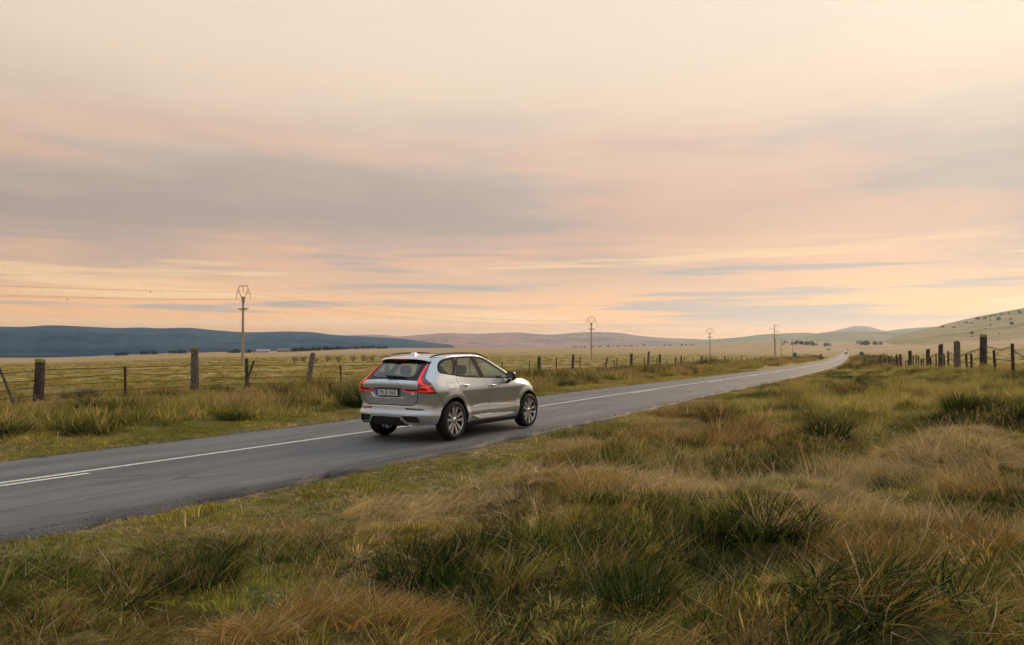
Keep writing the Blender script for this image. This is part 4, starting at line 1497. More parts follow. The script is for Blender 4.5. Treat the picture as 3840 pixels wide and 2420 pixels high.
def power_pole(x, y, label, scale=1.0, tee=False):
    p = empty('power_pole', (x, y, gz(x, y) - .05))
    p.scale = (scale,) * 3
    tag(p, label, 'pole', 'poles of the overhead power line')
    if not tee:
        sh = MB().tube([(0, 0, -.3), (0, 0, 4), (0, 0, 8.75)], [.20, .165, .115], 10)
        auto_smooth(sh.build('shaft', CONC, p), 60)
        ca = MB()
        for s in (-1, 1):
            ca.add([(-.07, 0, 7.05), (.07, 0, 7.05), (.07, 0, 7.36), (-.07, 0, 7.36), (-.05, s * .98, 7.28), (.05, s * .98, 7.28), (.05, s * .98, 7.36), (-.05, s * .98, 7.36)],
                   [(0, 1, 5, 4), (1, 2, 6, 5), (2, 3, 7, 6), (3, 0, 4, 7), (4, 5, 6, 7)])
        ca.build('crossarm', CONC, p)
        hd = MB().box((0, 0, 8.45), (.30, .26, .75))
        hd.build('head', STEEL, p)
        fr = MB()
        for s in (-1, 1):
            fr.tube([(0, s * .12, 8.35), (0, s * .86, 9.72)], .045, 5)
            fr.tube([(0, s * .68, 10.2), (0, s * 1.28, 9.12)], .045, 5)
            fr.tube([(0, s * .70, 9.15), (0, s * 1.28, 9.12)], .03, 5)
        fr.tube([(0, -.70, 10.2), (0, .70, 10.2)], .05, 5)
        fr.build('frame', STEEL, p)
        for s, z0, z1 in ((-1.28, 9.12, 8.42), (1.28, 9.12, 8.42), (0, 10.2, 9.35)):
            b = MB().tube([(0, s, z0), (0, s, z1)], .02, 5)
            for q in range(4):
                b.lathe([(.02, 0), (.06, .02), (.02, .05)], 8, 'Z', (0, s, z0 - (z0 - z1) * (.35 + .15 * q)))
            b.build('insulator', INS, p)
    else:
        sh = MB().tube([(0, 0, -.3), (0, 0, 6), (0, 0, 14)], [.26, .21, .14], 10)
        auto_smooth(sh.build('shaft', CONC, p), 60)
        for z, y0, y1 in ((13.9, -1.9, .1), (12.4, -.1, 1.9), (11.1, -1.9, .1)):
            MB().box((0, (y0 + y1) / 2, z), (.16, y1 - y0, .16)).build('crossarm', STEEL, p)
        for z, yy in ((13.9, -1.8), (12.4, 1.8), (11.1, -1.8)):
            MB().tube([(0, yy, z), (0, yy, z - .6)], .05, 6).build('insulator', INS, p)
    return p


POLES = [(-48.0, 71.0, None), (55.5, 71.0, 'tallest looking power pole with a lantern shaped top left of the silver SUV'), (160.0, 72.0, 'power pole with a lantern shaped top to the right of the silver SUV'),
         (253.0, 71.6, 'third power pole from the left, before the tee shaped mast')]
for x, y, l in POLES[1:]:
    power_pole(x, y, l)
power_pole(346.7, 71.3, 'tall mast with offset side arms near the road end', 1.0, True)
power_pole(360, 74, 'small lantern topped pole just right of the tee mast', .95)
power_pole(418, 84, 'second small lantern topped pole right of the tee mast', .95)
power_pole(505, 96, 'farthest and smallest pole of the power line', .9)
CABLE = principled('weathered_cable', (.20, .16, .14), .6)
MARK = principled('bird_marker_plastic', (.50, .41, .36), .7)
for n, (dy, hz) in {'left': (1.28, 8.42), 'top': (0, 9.35), 'right': (-1.28, 8.42)}.items():
    w = empty('overhead_wire', (-48, 71, 0))
    tag(w, {'left': 'low wire on the field side of the power poles', 'top': 'highest wire along the power poles', 'right': 'low wire on the road side of the power poles'}[n], 'wire', 'overhead wires between the power poles')
    seq = [(-48, 71.0), (55.5, 71.0), (160, 72.0), (253, 71.6), (346.7, 71.3)]
    for (xa, ya), (xb, yb) in zip(seq[:-1], seq[1:]):
        za, zb = gz(xa, ya) + hz, gz(xb, yb) + hz + (3 if xb > 340 else 0)
        pts = []
        for i in range(25):
            t = i / 24
            pts.append((xa + (xb - xa) * t + 48, ya + (yb - ya) * t + dy - 71, za + (zb - za) * t - 4 * 1.3 * t * (1 - t)))
        MB().tube(pts, .011, 4, caps=False).build('cable', CABLE, w)
        if xa < 150:
            for t in ({'left': (.30, .62, .80), 'top': (.55, .9), 'right': (.45, .7)}[n]):
                i = int(t * 24)
                q = pts[i]
                b = MB().lathe([(.0, -.09), (.06, -.07), (.09, 0), (.06, .07), (0, .09)], 8, 'Z', (q[0], q[1], q[2] - .14))
                b.build('marker', MARK, w)

# ================================================================ ROADSIDE THINGS
ALU = principled('galvanised_steel', (.34, .34, .33), .5, metal=.5)
SBL = principled('sign_back_blue_grey', (.05, .13, .20), .5, color2=(.04, .10, .17), scale=3)
SRIM = principled('sign_rim', (.10, .16, .21), .5)


def road_sign(x, t, d, label, h=1.6):
    p = road_pt(np.array([x]), np.array([t]))[0]
    s = empty('road_sign', (p[0], p[1], gz(p[0], p[1])))
    tag(s, label, 'sign', 'round signs beside the road')
    s.rotation_euler = (0, 0, math.atan2(CAM[1] - p[1], CAM[0] - p[0]) + .12)
    MB().tube([(0, 0, -.2), (0, 0, h + d * .3)], .035, 8).build('pole', ALU, s)
    b = MB()
    for k, (r_, q) in enumerate(((0, .040), (.5 * d - .03, .042), (.5 * d, .050), (.5 * d, .03), (0, .03))):
        for i in range(28):
            a = 2 * math.pi * i / 28
            b.v.append((q, r_ * math.cos(a), h + r_ * math.sin(a)))
    for k in range(4):
        for i in range(28):
            b.f.append((k * 28 + i, k * 28 + (i + 1) % 28, (k + 1) * 28 + (i + 1) % 28, (k + 1) * 28 + i))
    b.build('disc', SBL, s)
    rim = MB().lathe([(.5 * d - .02, 0), (.5 * d + .012, 0), (.5 * d + .012, .02), (.5 * d - .02, .02)], 28, 'Y', closed=True)
    rim.v = [(.045 + p_[1], p_[0], h + p_[2]) for p_ in rim.v]
    rim.build('rim', SRIM, s)


road_sign(119, 3.7, .62, 'round blue-grey sign by the far edge of the road bend', 1.65)
road_sign(128, -6.0, .70, 'round blue-grey sign in the grass right of the road', 1.9)
road_sign(238, 4.2, .70, 'small distant round sign past the road bend', 1.5)
ORG = principled('orange_plastic', (.80, .13, .02), .5)
WPL = principled('white_plastic', (.75, .74, .70), .5)
for k, x in enumerate((132, 152, 176, 205, 240)):
    p = road_pt(np.array([float(x)]), np.array([-3.55]))[0]
    c = empty('traffic_cone', (p[0], p[1], max(gz(p[0], p[1]), p[2] - .1)))
    tag(c, ['nearest', 'second nearest', 'third nearest', 'fourth nearest', 'farthest'][k] + ' orange and white cone on the right edge of the road', 'cone', 'cones along the right road edge')
    MB().box((0, 0, .03), (.4, .4, .06)).build('base', ORG, c)
    for (r0, z0), (r1, z1), m_ in (((.16, .06), (.125, .24), ORG), ((.125, .24), (.095, .40), WPL), ((.095, .40), (.065, .55), ORG), ((.065, .55), (.045, .66), WPL), ((.045, .66), (.03, .74), ORG)):
        MB().lathe([(0, z0), (r0, z0), (r1, z1), (0, z1)], 12, 'Z').build('band', m_, c)


def small_car(x, t, col, label, yaw=None, z=None, y=None):
    """a plain saloon car with cabin, glass, lamps and wheels"""
    p = road_pt(np.array([float(x)]), np.array([t]))[0]
    if y is not None:
        p[1] = y
        p[2] = gz(x, y)
    th = math.atan(float(YC(x + .5) - YC(x - .5))) if yaw is None else yaw
    c = empty('car', tuple(p), th)
    tag(c, label, 'car')
    pm = principled('paint_' + label.split()[0], col, .35, metal=.3, coat=.6)
    dk = bpy.data.materials['gloss_black_trim']
    prof = [(-2.1, .35, .75, .80), (-2.0, .32, .92, .86), (-1.2, .30, .98, .90), (.9, .30, .95, .90), (1.7, .30, .86, .86), (2.05, .34, .66, .78)]
    b = MB()
    for px, z0, z1, hw in prof:
        b.v += [(px, -hw * .92, z0), (px, -hw, (z0 + z1) / 2), (px, -hw * .93, z1), (px, hw * .93, z1), (px, hw, (z0 + z1) / 2), (px, hw * .92, z0)]
    for i in range(len(prof) - 1):
        for k in range(6):
            b.f.append((i * 6 + k, i * 6 + (k + 1) % 6, (i + 1) * 6 + (k + 1) % 6, (i + 1) * 6 + k))
    b.f += [tuple(range(6)), tuple((len(prof) - 1) * 6 + k for k in range(6))]
    auto_smooth(b.build('body', pm, c), 40)
    g = MB().add([(-1.75, -.78, .95), (-1.75, .78, .95), (1.0, .78, .95), (1.0, -.78, .95), (-1.2, -.60, 1.40), (-1.2, .60, 1.40), (.25, .60, 1.40), (.25, -.60, 1.40)], [(0, 1, 5, 4), (1, 2, 6, 5), (2, 3, 7, 6), (3, 0, 4, 7), (4, 5, 6, 7)])
    g.build('windows', dk, c)
    MB().box((-.48, 0, 1.42), (1.5, 1.22, .05)).build('roof', pm, c)
    for s in (-1, 1):
        MB().box((-2.10, s * .6, .78), (.04, .28, .14)).build('tail_light', bpy.data.materials['red_lens'], c)
        for wx in (-1.3, 1.3):
            w_ = MB().lathe([(0, -.1), (.26, -.1), (.31, -.07), (.31, .07), (.26, .1), (0, .1)], 16, 'Y', (wx, s * .80, .31))
            w_.build('wheel', bpy.data.materials['black_rubber'], c)


small_car(455, -1.5, (.28, .28, .28), 'pale silver car far away on the road')
small_car(745, -1.4, (.42, .02, .03), 'tiny red car at the crest of the road')
small_car(905, 0, (.03, .07, .14), 'tiny dark blue car parked left of the crest', yaw=1.2, y=140)

# ================================================================ FAR FARM AND TREES
def leaf_mass(seed, n, w, h, leaf, squash=1.0, lobes=7):
    """crown of many small leaf faces gathered in uneven clumps"""
    r = np.random.RandomState(seed)
    cen = []
    for _ in range(lobes):
        a = r.uniform(0, 2 * math.pi)
        q = r.uniform(0, .75)
        cen.append((math.cos(a) * q * w / 2, math.sin(a) * q * w / 2, h * r.uniform(.28, .8), w * r.uniform(.16, .30)))
    v = []
    f = []
    for i in range(n):
        c = cen[r.randint(lobes)]
        d = r.normal(size=3)
        d /= np.linalg.norm(d)
        q = np.array(c[:3]) + d * c[3] * r.uniform(.6, 1.08) * np.array([1, 1, squash])
        if q[2] < .02 * h:
            q[2] = .02 * h
        t = r.normal(size=3)
        t /= np.linalg.norm(t)
        u = np.cross(t, r.normal(size=3))
        u /= np.linalg.norm(u)
        s = leaf * r.uniform(.6, 1.3)
        o = len(v)
        v += [tuple(q - t * s), tuple(q + u * s * .6), tuple(q + t * s), tuple(q - u * s * .6)]
        f.append((o, o + 1, o + 2, o + 3))
    return v, f


BUSH = principled('dark_bush_leaf', (.055, .07, .042), .8, spec=.2, color2=(.085, .09, .05), scale=.6)
BARK = principled('grey_bark', (.09, .075, .065), .9)
bmesh_var = []
for k in range(4):
    v, f = leaf_mass(40 + k, 420, 1.0, .55, .055, .8, 8)
    bmesh_var.append(v and (v, f))
BUSH_ME = []
for k, (v, f) in enumerate(bmesh_var):
    me = bpy.data.meshes.new('crown')
    me.from_pydata(v, [], f)
    me.materials.append(BUSH)
    BUSH_ME.append(me)
trunk_me = bpy.data.meshes.new('trunk')
tb = MB().tube([(0, 0, -.05), (.02, 0, .2), (.0, .02, .4)], [.035, .026, .012], 6)
tb.tube([(.01, 0, .15), (.14, .03, .32)], [.018, .006], 5)
tb.tube([(.01, 0, .18), (-.12, -.05, .34)], [.018, .006], 5)
trunk_me.from_pydata(tb.v, [], tb.f)
trunk_me.materials.append(BARK)


def bush(x, y, z, w, k, label, group, name='bush', hs=1.0):
    e = empty(name, (x, y, z), k * 1.3)
    e.scale = (w, w, w * hs)
    tag(e, label, 'bush' if name == 'bush' else 'tree', group)
    for nm, me in (('trunk', trunk_me), ('crown', BUSH_ME[k % 4])):
        o = bpy.data.objects.new(nm, me)
        COL.objects.link(o)
        o.parent = e


# bearing, upward slope and angular width of each bush standing on the right hillside
B = [(2.51, .0214, .0053, 'leftmost dark bush on the skyline of the right hillside'), (1.85, .0212, .004, 'second dark bush from the left below the skyline of the right hillside'), (1.21, .0273, .0046, 'flat wide bush where the upper slope of the right hillside begins'),
     (.92, .0259, .0033, 'small bush just under the flat wide skyline bush'), (.56, .0297, .0059, 'left bush of the close row high on the right hillside'), (.18, .030, .0058, 'second bush of the close row high on the right hillside'),
     (-.08, .0292, .0026, 'small bush under the end of the close row on the hillside'), (-.11, .0325, .0032, 'bush above the end of the close row on the hillside'), (-.38, .0333, .0026, 'small bush uphill right of the close row'),
     (-.54, .0288, .0077, 'widest bush high on the right hillside'), (-.68, .0352, .0051, 'bush on the skyline above the widest bush'), (-.9, .0367, .0019, 'smallest bush on the upper skyline of the hillside'),
     (-1.11, .0353, .0038, 'bush uphill to the right of the widest bush'), (-1.61, .0386, .0045, 'highest bush at the right edge of the picture'), (-1.68, .036, .0045, 'second highest bush at the right edge of the picture'),
     (-1.24, .0244, .0058, 'rounded dark tree-like bush mid slope on the right'), (-.11, .0237, .0032, 'low bush midway on the slope under the close row'), (.14, .0192, .0029, 'lone bush lower mid slope of the right hillside'),
     (.85, .0146, .0059, 'long low bush on the lower slope of the right hillside'), (.88, .0112, .0026, 'small bush below the long low bush'), (.38, .0102, .0059, 'wide low bush beside the tallest right fence post'),
     (-.57, .0141, .0026, 'small bush right of the tallest right fence post'), (-1.02, .0055, .0038, 'lowest bush near the foot of the right hillside'), (-1.18, .0298, .0032, 'bush between the widest bush and the picture edge')]
for i, (a, sl_, w, lb) in enumerate(B):
    us = np.linspace(0, 1, 400)
    X, Y, Z = HILL_R(np.full(400, a), us)
    D = np.hypot(X - CAM[0], Y - CAM[1])
    k = np.argmax(Z - CAM[2] >= sl_ * D) if (Z - CAM[2] >= sl_ * D).any() else 399
    bush(float(X[k]), float(Y[k]), float(Z[k]) - .2, w * float(D[k]) * .95, i, lb, 'bushes on the right hillside')

# farm on the plain with the dark wood beside it
def farm_house(az, d, L, w_, h, wall, roof, label):
    x, y = polar(az, d)
    hse = empty('farmhouse', (float(x), float(y), gz(x, y) - .3), R(az + 80))
    tag(hse, label, 'house')
    MB().box((0, 0, h / 2), (L, w_, h)).build('wall', principled('wall_' + roof[0], wall, .9), hse)
    r_ = MB().add([(-L / 2 - .4, -w_ / 2 - .4, h), (L / 2 + .4, -w_ / 2 - .4, h), (L / 2 + .4, w_ / 2 + .4, h), (-L / 2 - .4, w_ / 2 + .4, h), (-L / 2 - .4, 0, h + w_ * .3), (L / 2 + .4, 0, h + w_ * .3)], [(0, 1, 5, 4), (2, 3, 4, 5), (0, 4, 3), (1, 2, 5), (3, 2, 1, 0)])
    r_.build('roof', principled('roof_' + roof[0], roof[1], .9), hse)
    for k in range(3):
        MB().box((-L / 3 + k * L / 3, -w_ / 2 - .03, h * .55), (1.2, .1, 1.3)).build('window', bpy.data.materials['gloss_black_trim'], hse)
    MB().box((L / 8, -w_ / 2 - .03, 1.0), (1.2, .12, 2.0)).build('door', WOOD[0], hse)


farm_house(48.55, 1560, 24, 11, 4.2, (.33, .32, .32), ('white', (.30, .29, .29)), 'low white farm building at the foot of the dark hills')
farm_house(47.2, 1580, 22, 12, 4.5, (.24, .18, .16), ('red', (.22, .14, .12)), 'reddish farm building beside the low white one')
WOODL = principled('far_wood_leaf', (.013, .024, .020), .9, spec=.1, color2=(.022, .034, .026), scale=.05)


def woodland(pts, label, seed, h=(6, 10)):
    r = np.random.RandomState(seed)
    V, F_ = [], []
    for az, d, n in pts:
        for _ in range(n):
            a = az + r.uniform(-.5, .5)
            dd = d * r.uniform(.97, 1.03)
            x, y = polar(a, dd)
            hh = r.uniform(*h)
            v, f = leaf_mass(r.randint(9999), 70, hh * 1.3, hh, hh * .13, 1.0, 5)
            z = gz(x, y)
            o = len(V)
            V += [(p[0] + x, p[1] + y, p[2] + z - hh * .15) for p in v]
            F_ += [tuple(i + o for i in q) for q in f]
    o = mesh_obj('woodland', V, F_, WOODL)
    tag(o, label, 'wood', kind='stuff')


woodland([(46.9, 1640, 10), (46.0, 1600, 18), (45.2, 1580, 22), (44.4, 1570, 20), (43.6, 1600, 12)], 'dark wood beside the farm buildings', 1)
woodland([(43.0, 1950, 8), (42.2, 1950, 12), (41.4, 1960, 12), (40.6, 1950, 10)], 'second dark wood right of the farm', 2)
woodland([(57.5, 1750, 14), (55.8, 1760, 14), (54, 1780, 12), (50.5, 1650, 12), (49.6, 1640, 8)], 'scattered dark trees at the foot of the left hills', 3)
woodland([(a, 2350, 5) for a in np.arange(18.5, 27, .9)], 'thin far tree line across the plain', 4, (3, 6))
woodland([(11.6, 1500, 4), (10.9, 1700, 8), (10.2, 1700, 8), (9.6, 1650, 5), (6.9, 1500, 6), (6.5, 1500, 4)], 'grey leafless trees at the end of the road', 5, (7, 10))
bpy.data.objects['woodland.004'].data.materials[0] = principled('bare_far_trees', (.10, .078, .068), .9)

# leafless shrubs on the pasture behind the fence
TWIG = principled('bare_twig', (.10, .066, .055), .9, spec=.1)


def twig_mesh(seed):
    r = random.Random(seed)
    b = MB()

    def grow(p, d, L, rad, lev):
        q = p + d * L
        b.tube([p, (p + q) / 2 + Vector((r.uniform(-.05, .05), r.uniform(-.05, .05), 0)) * L, q], [rad, rad * .8, rad * .55], 3, caps=False)
        if lev:
            for _ in range(3):
                nd = (d + Vector((r.uniform(-.75, .75), r.uniform(-.75, .75), r.uniform(-.1, .5)))).normalized()
                grow(p + (q - p) * r.uniform(.5, 1), nd, L * r.uniform(.6, .85), rad * .55, lev - 1)
    for _ in range(6):
        d = Vector((r.uniform(-.5, .5), r.uniform(-.5, .5), 1)).normalized()
        grow(Vector((r.uniform(-.15, .15), r.uniform(-.15, .15), -.05)), d, .55, .022, 3)
    me = bpy.data.meshes.new('twigs')
    me.from_pydata([tuple(p) for p in b.v], [], b.f)
    me.materials.append(TWIG)
    return me


TW = [twig_mesh(k) for k in range(3)]
names = ['leftmost', 'second', 'third', 'fourth', 'fifth', 'sixth', 'seventh', 'eighth', 'rightmost']
for k in range(9):
    az = 46.5 - k * .78 + rnd.uniform(-.15, .15)
    x, y = polar(az, 148 + rnd.uniform(-8, 8))
    o = bpy.data.objects.new('leafless_shrub', TW[k % 3])
    COL.objects.link(o)
    o.location = (x, y, gz(x, y))
    o.rotation_euler = (0, 0, k * 2.1)
    s = rnd.uniform(1.0, 1.35)
    o.scale = (s * 1.3, s * 1.3, s)
    tag(o, names[k] + (' from the left' if 0 < k < 8 else '') + ' of the bare brown shrubs in the pasture', 'shrub', 'leafless shrubs in the pasture')
# ================================================================ VEGETATION
def grass_mat(name, tint_a, tint_b, trans=.35):
    m = bpy.data.materials.new(name)
    m.use_nodes = True
    t = NT(m.node_tree)
    t.n.clear()
    col = t.node('ShaderNodeAttribute', attribute_name='col').outputs['Color']
    rn = t.node('ShaderNodeObjectInfo').outputs['Random']
    tint = t.mix(rn, tint_a, tint_b)
    c = t.mix(1.0, col, tint, 'MULTIPLY')
    df = t.node('ShaderNodeBsdfDiffuse', {'Color': c, 'Roughness': .8})
    tr = t.node('ShaderNodeBsdfTranslucent', {'Color': c})
    mx = t.node('ShaderNodeMixShader', {0: trans, 1: df.outputs[0], 2: tr.outputs[0]})
    t.node('ShaderNodeOutputMaterial', {0: mx.outputs[0]})
    return m


def tuft_mesh(name, seed, n, length, rad, lean, droop, width, palette, mat, wind=0.0, seg=4, curl=.35, clumps=0, lay=0.0):
    """n curved, tapering blades; lean = spread of the root angle, droop = bend; clumps > 0 gathers
    the blades of a wider patch into that many combed clumps"""
    r = np.random.RandomState(seed)
    L = r.uniform(*length, n)
    a0 = r.uniform(0, 2 * math.pi, n)
    rr = rad * np.sqrt(r.uniform(0, 1, n))
    bx0, by0 = np.cos(a0) * rr, np.sin(a0) * rr
    ax = a0 + r.normal(0, .5, n)
    pal = np.array(palette)
    ci = r.randint(len(pal), size=n)
    tilt = np.abs(r.normal(0, lean, n)) + rr / max(rad, .01) * lean * .5
    wdir = np.zeros(n)
    if clumps:
        q = r.uniform(0, 2 * math.pi, clumps)
        cr = rad * np.sqrt(r.uniform(0, 1, clumps)) * .95
        cx, cyy = np.cos(q) * cr, np.sin(q) * cr
        cs = r.uniform(.6, 1.25, clumps)
        cw = r.normal(0, .7, clumps)
        cc = r.randint(len(pal), size=clumps)
        own = np.argmin((bx0[:, None] - cx) ** 2 + (by0[:, None] - cyy) ** 2, 1)
        own = np.where(r.uniform(0, 1, n) < .12, r.randint(clumps, size=n), own)
        pull = r.uniform(.25, .85, n)
        dx, dy = bx0 - cx[own], by0 - cyy[own]
        bx0, by0 = cx[own] + dx * (1 - pull * .6), cyy[own] + dy * (1 - pull * .6)
        ax = np.arctan2(dy, dx) + r.normal(0, .5, n)
        L = L * cs[own]
        wdir = cw[own]
        ci = np.where(r.uniform(0, 1, n) < .6, cc[own], ci)
        tilt = np.abs(r.normal(0, lean, n)) + np.hypot(dx, dy) / (rad / math.sqrt(clumps)) * lean * .6
    tilt = tilt + lay * r.uniform(.5, 1.3, n)
    dirx, diry = np.cos(ax) + wind * np.cos(wdir), np.sin(ax) + wind * np.sin(wdir)
    k = np.maximum(np.hypot(dirx, diry), 1e-3)
    dirx, diry = dirx / k, diry / k
    dr = r.uniform(droop * .4, droop * 1.4, n)
    wd = r.lognormal(0, .35, n) * width
    if clumps and seg > 2:      # dead stems lying across the combing
        st_ = r.uniform(0, 1, n) < .05
        qa = r.uniform(0, 2 * math.pi, n)
        dirx, diry = np.where(st_, np.cos(qa), dirx), np.where(st_, np.sin(qa), diry)
        tilt = np.where(st_, r.uniform(.5, 1.35, n), tilt)
        dr = np.where(st_, .1, dr)
        L = np.where(st_, L * 1.35, L)
    face = ax + math.pi / 2 + r.normal(0, .6, n)
    fx, fy = np.cos(face), np.sin(face)
    cols = pal[ci] * r.lognormal(0, .28, (n, 1))
    if clumps and seg > 2:
        cols = np.where(st_[:, None], np.array((.46, .38, .23)) * r.uniform(.6, 1.1, (n, 1)), cols)
    V = np.zeros((n, 2 * seg + 1, 3))
    px = bx0
    py = by0
    pz = np.full(n, -.04)
    sd = r.normal(0, curl, n)
    for s in range(seg + 1):
        w = wd * (1 - (s / seg) ** 1.6) * .5
        if s < seg:
            V[:, 2 * s] = np.stack([px - fx * w, py - fy * w, pz], -1)
            V[:, 2 * s + 1] = np.stack([px + fx * w, py + fy * w, pz], -1)
        else:
            V[:, 2 * s] = np.stack([px, py, pz], -1)
        th = np.clip(tilt + dr * ((s + .5) / seg) ** 1.3, 0, 2.0)
        ca, sa = np.cos(sd * s / seg), np.sin(sd * s / seg)
        bx, by = dirx * ca - diry * sa, dirx * sa + diry * ca
        st = L / seg
        px = px + bx * np.sin(th) * st
        py = py + by * np.sin(th) * st
        pz = np.maximum(pz + np.cos(th) * st, .015)
    nv = 2 * seg + 1
    F_ = []
    for i in range(n):
        o = i * nv
        for s in range(seg - 1):
            F_.append((o + 2 * s, o + 2 * s + 1, o + 2 * s + 3, o + 2 * s + 2))
        F_.append((o + 2 * seg - 2, o + 2 * seg - 1, o + 2 * seg))
    me = bpy.data.meshes.new(name)
    me.from_pydata(V.reshape(-1, 3).tolist(), [], F_)
    at = me.attributes.new('col', 'FLOAT_COLOR', 'POINT')
    c4 = np.ones((n, nv, 4), np.float32)
    c4[:, :, :3] = cols[:, None]
    at.data.foreach_set('color', c4.reshape(-1))
    me.materials.append(mat)
    return me


STRAW = [(.46, .355, .155), (.38, .285, .115), (.54, .435, .23), (.29, .205, .075)]
PALE = [(.58, .48, .29), (.50, .40, .23), (.44, .34, .18), (.36, .27, .12)]
BROWN = [(.23, .145, .060), (.16, .10, .045), (.31, .20, .08), (.38, .28, .13)]
ORANGE = [(.32, .215, .065), (.26, .175, .05), (.37, .26, .095), (.18, .14, .04)]
GREEN = [(.085, .125, .022), (.13, .155, .030), (.19, .185, .042), (.055, .09, .020)]
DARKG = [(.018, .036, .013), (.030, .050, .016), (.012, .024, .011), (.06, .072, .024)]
YELLOW = [(.34, .28, .065), (.265, .235, .052), (.20, .195, .040), (.41, .325, .105)]
G_M = grass_mat('dry_grass_blade', (.92, .89, .84), (1.22, 1.15, 1.05))


def collection(name, meshes):
    c = bpy.data.collections.new(name)
    for me in meshes:
        o = bpy.data.objects.new(me.name, me)
        c.objects.link(o)
    return c


def scatter(name, label, cat, pts, rots, scl, idx, coll):
    me = bpy.data.meshes.new(name)
    me.from_pydata(pts.tolist(), [], [])
    a = me.attributes.new('rot', 'FLOAT_VECTOR', 'POINT')
    a.data.foreach_set('vector', rots.astype(np.float32).reshape(-1))
    a = me.attributes.new('scl', 'FLOAT_VECTOR', 'POINT')
    a.data.foreach_set('vector', scl.astype(np.float32).reshape(-1))
    a = me.attributes.new('idx', 'INT', 'POINT')
    a.data.foreach_set('value', idx.astype(np.int32))
    o = bpy.data.objects.new(name, me)
    COL.objects.link(o)
    ng = bpy.data.node_groups.new(name, 'GeometryNodeTree')
    ng.interface.new_socket('Geometry', in_out='INPUT', socket_type='NodeSocketGeometry')
    ng.interface.new_socket('Geometry', in_out='OUTPUT', socket_type='NodeSocketGeometry')
    N, Lk = ng.nodes, ng.links
    gi, go = N.new('NodeGroupInput'), N.new('NodeGroupOutput')
    ci = N.new('GeometryNodeCollectionInfo')
    ci.inputs['Collection'].default_value = coll
    ci.inputs['Separate Children'].default_value = True
    ci.inputs['Reset Children'].default_value = True
    ip = N.new('GeometryNodeInstanceOnPoints')
    ip.inputs['Pick Instance'].default_value = True

    def attr(nm, ty):
        q = N.new('GeometryNodeInputNamedAttribute')
        q.data_type = ty
        q.inputs['Name'].default_value = nm
        return q.outputs['Attribute']
    e2r = N.new('FunctionNodeEulerToRotation')
    Lk.new(attr('rot', 'FLOAT_VECTOR'), e2r.inputs[0])
    Lk.new(gi.outputs[0], ip.inputs['Points'])
    Lk.new(ci.outputs[0], ip.inputs['Instance'])
    Lk.new(attr('idx', 'INT'), ip.inputs['Instance Index'])
    Lk.new(e2r.outputs[0], ip.inputs['Rotation'])
    Lk.new(attr('scl', 'FLOAT_VECTOR'), ip.inputs['Scale'])
    Lk.new(ip.outputs[0], go.inputs[0])
    md = o.modifiers.new('scatter', 'NODES')
    md.node_group = ng
    tag(o, label, cat, kind='stuff')
    return o


RS = np.random.RandomState(5)
WIND = R(-20)      # the dry grass is combed this way (towards the right of the picture)


def spray(n, d0, d1, a0=-12, a1=76, power=2.0):
    """points spread by distance from the viewpoint's side of the moor: denser close by"""
    u = RS.uniform(0, 1, n)
    if power == 2.0:
        d = d0 * (d1 / d0) ** u
    else:
        q = 2 - power
        d = (d0 ** q + (d1 ** q - d0 ** q) * u) ** (1 / q)
    a = np.radians(RS.uniform(a0, a1, n))
    return CAM[0] + d * np.cos(a), CAM[1] + d * np.sin(a), d




def grid_rt(x0, x1, t0, t1, sp):
    """jittered rows of spots in road coordinates (distance along, offset across)"""
    out = []
    row = 0
    tt = t0
    while tt < t1:
        xs = np.arange(x0 + (row % 2) * sp / 2, x1, sp)
        xs = xs + RS.uniform(-.33, .33, len(xs)) * sp
        ts = tt + RS.uniform(-.33, .33, len(xs)) * sp
        out.append(road_pt(xs, ts)[:, :2])
        tt += sp * .87
        row += 1
    P = np.concatenate(out)
    return P[:, 0], P[:, 1]


def seen(x, y, a0=-9, a1=72, d0=1.8):
    a = np.degrees(np.arctan2(y - CAM[1], x - CAM[0]))
    d = np.hypot(x - CAM[0], y - CAM[1])
    return (a > a0) & (a < a1) & (d > d0)


def lay(name, label, cat, coll, kind, x, y, keep, size, hscale=1.0, yaw_sd=.45, free=False):
    """patches laid on the slope of the ground"""
    size = (np.zeros(len(x)) + size)[keep]
    hs = (np.zeros(len(x)) + hscale)[keep]
    x, y, kind = x[keep], y[keep], kind[keep]
    n = len(x)
    z = ground_z(x, y)
    e = .35
    nx = -(ground_z(x + e, y) - ground_z(x - e, y)) / (2 * e)
    ny = -(ground_z(x, y + e) - ground_z(x, y - e)) / (2 * e)
    k = np.sqrt(nx * nx + ny * ny + 1)
    nx, ny, nz = nx / k, ny / k, 1 / k
    yaw = RS.uniform(0, 6.28, n) if free else WIND + (fbm(x * .22, y * .22, 2, 77) - .5) * 3.4 + RS.normal(0, yaw_sd, n)
    lx = nx * np.cos(yaw) + ny * np.sin(yaw)
    ly = -nx * np.sin(yaw) + ny * np.cos(yaw)
    rot = np.stack([-np.arcsin(ly), np.arctan2(lx, nz), yaw], -1)
    s = size * RS.uniform(.85, 1.18, n)
    return scatter(name, label, cat, np.stack([x, y, z], -1), rot, np.stack([s, s, s * hs], -1), kind, coll)


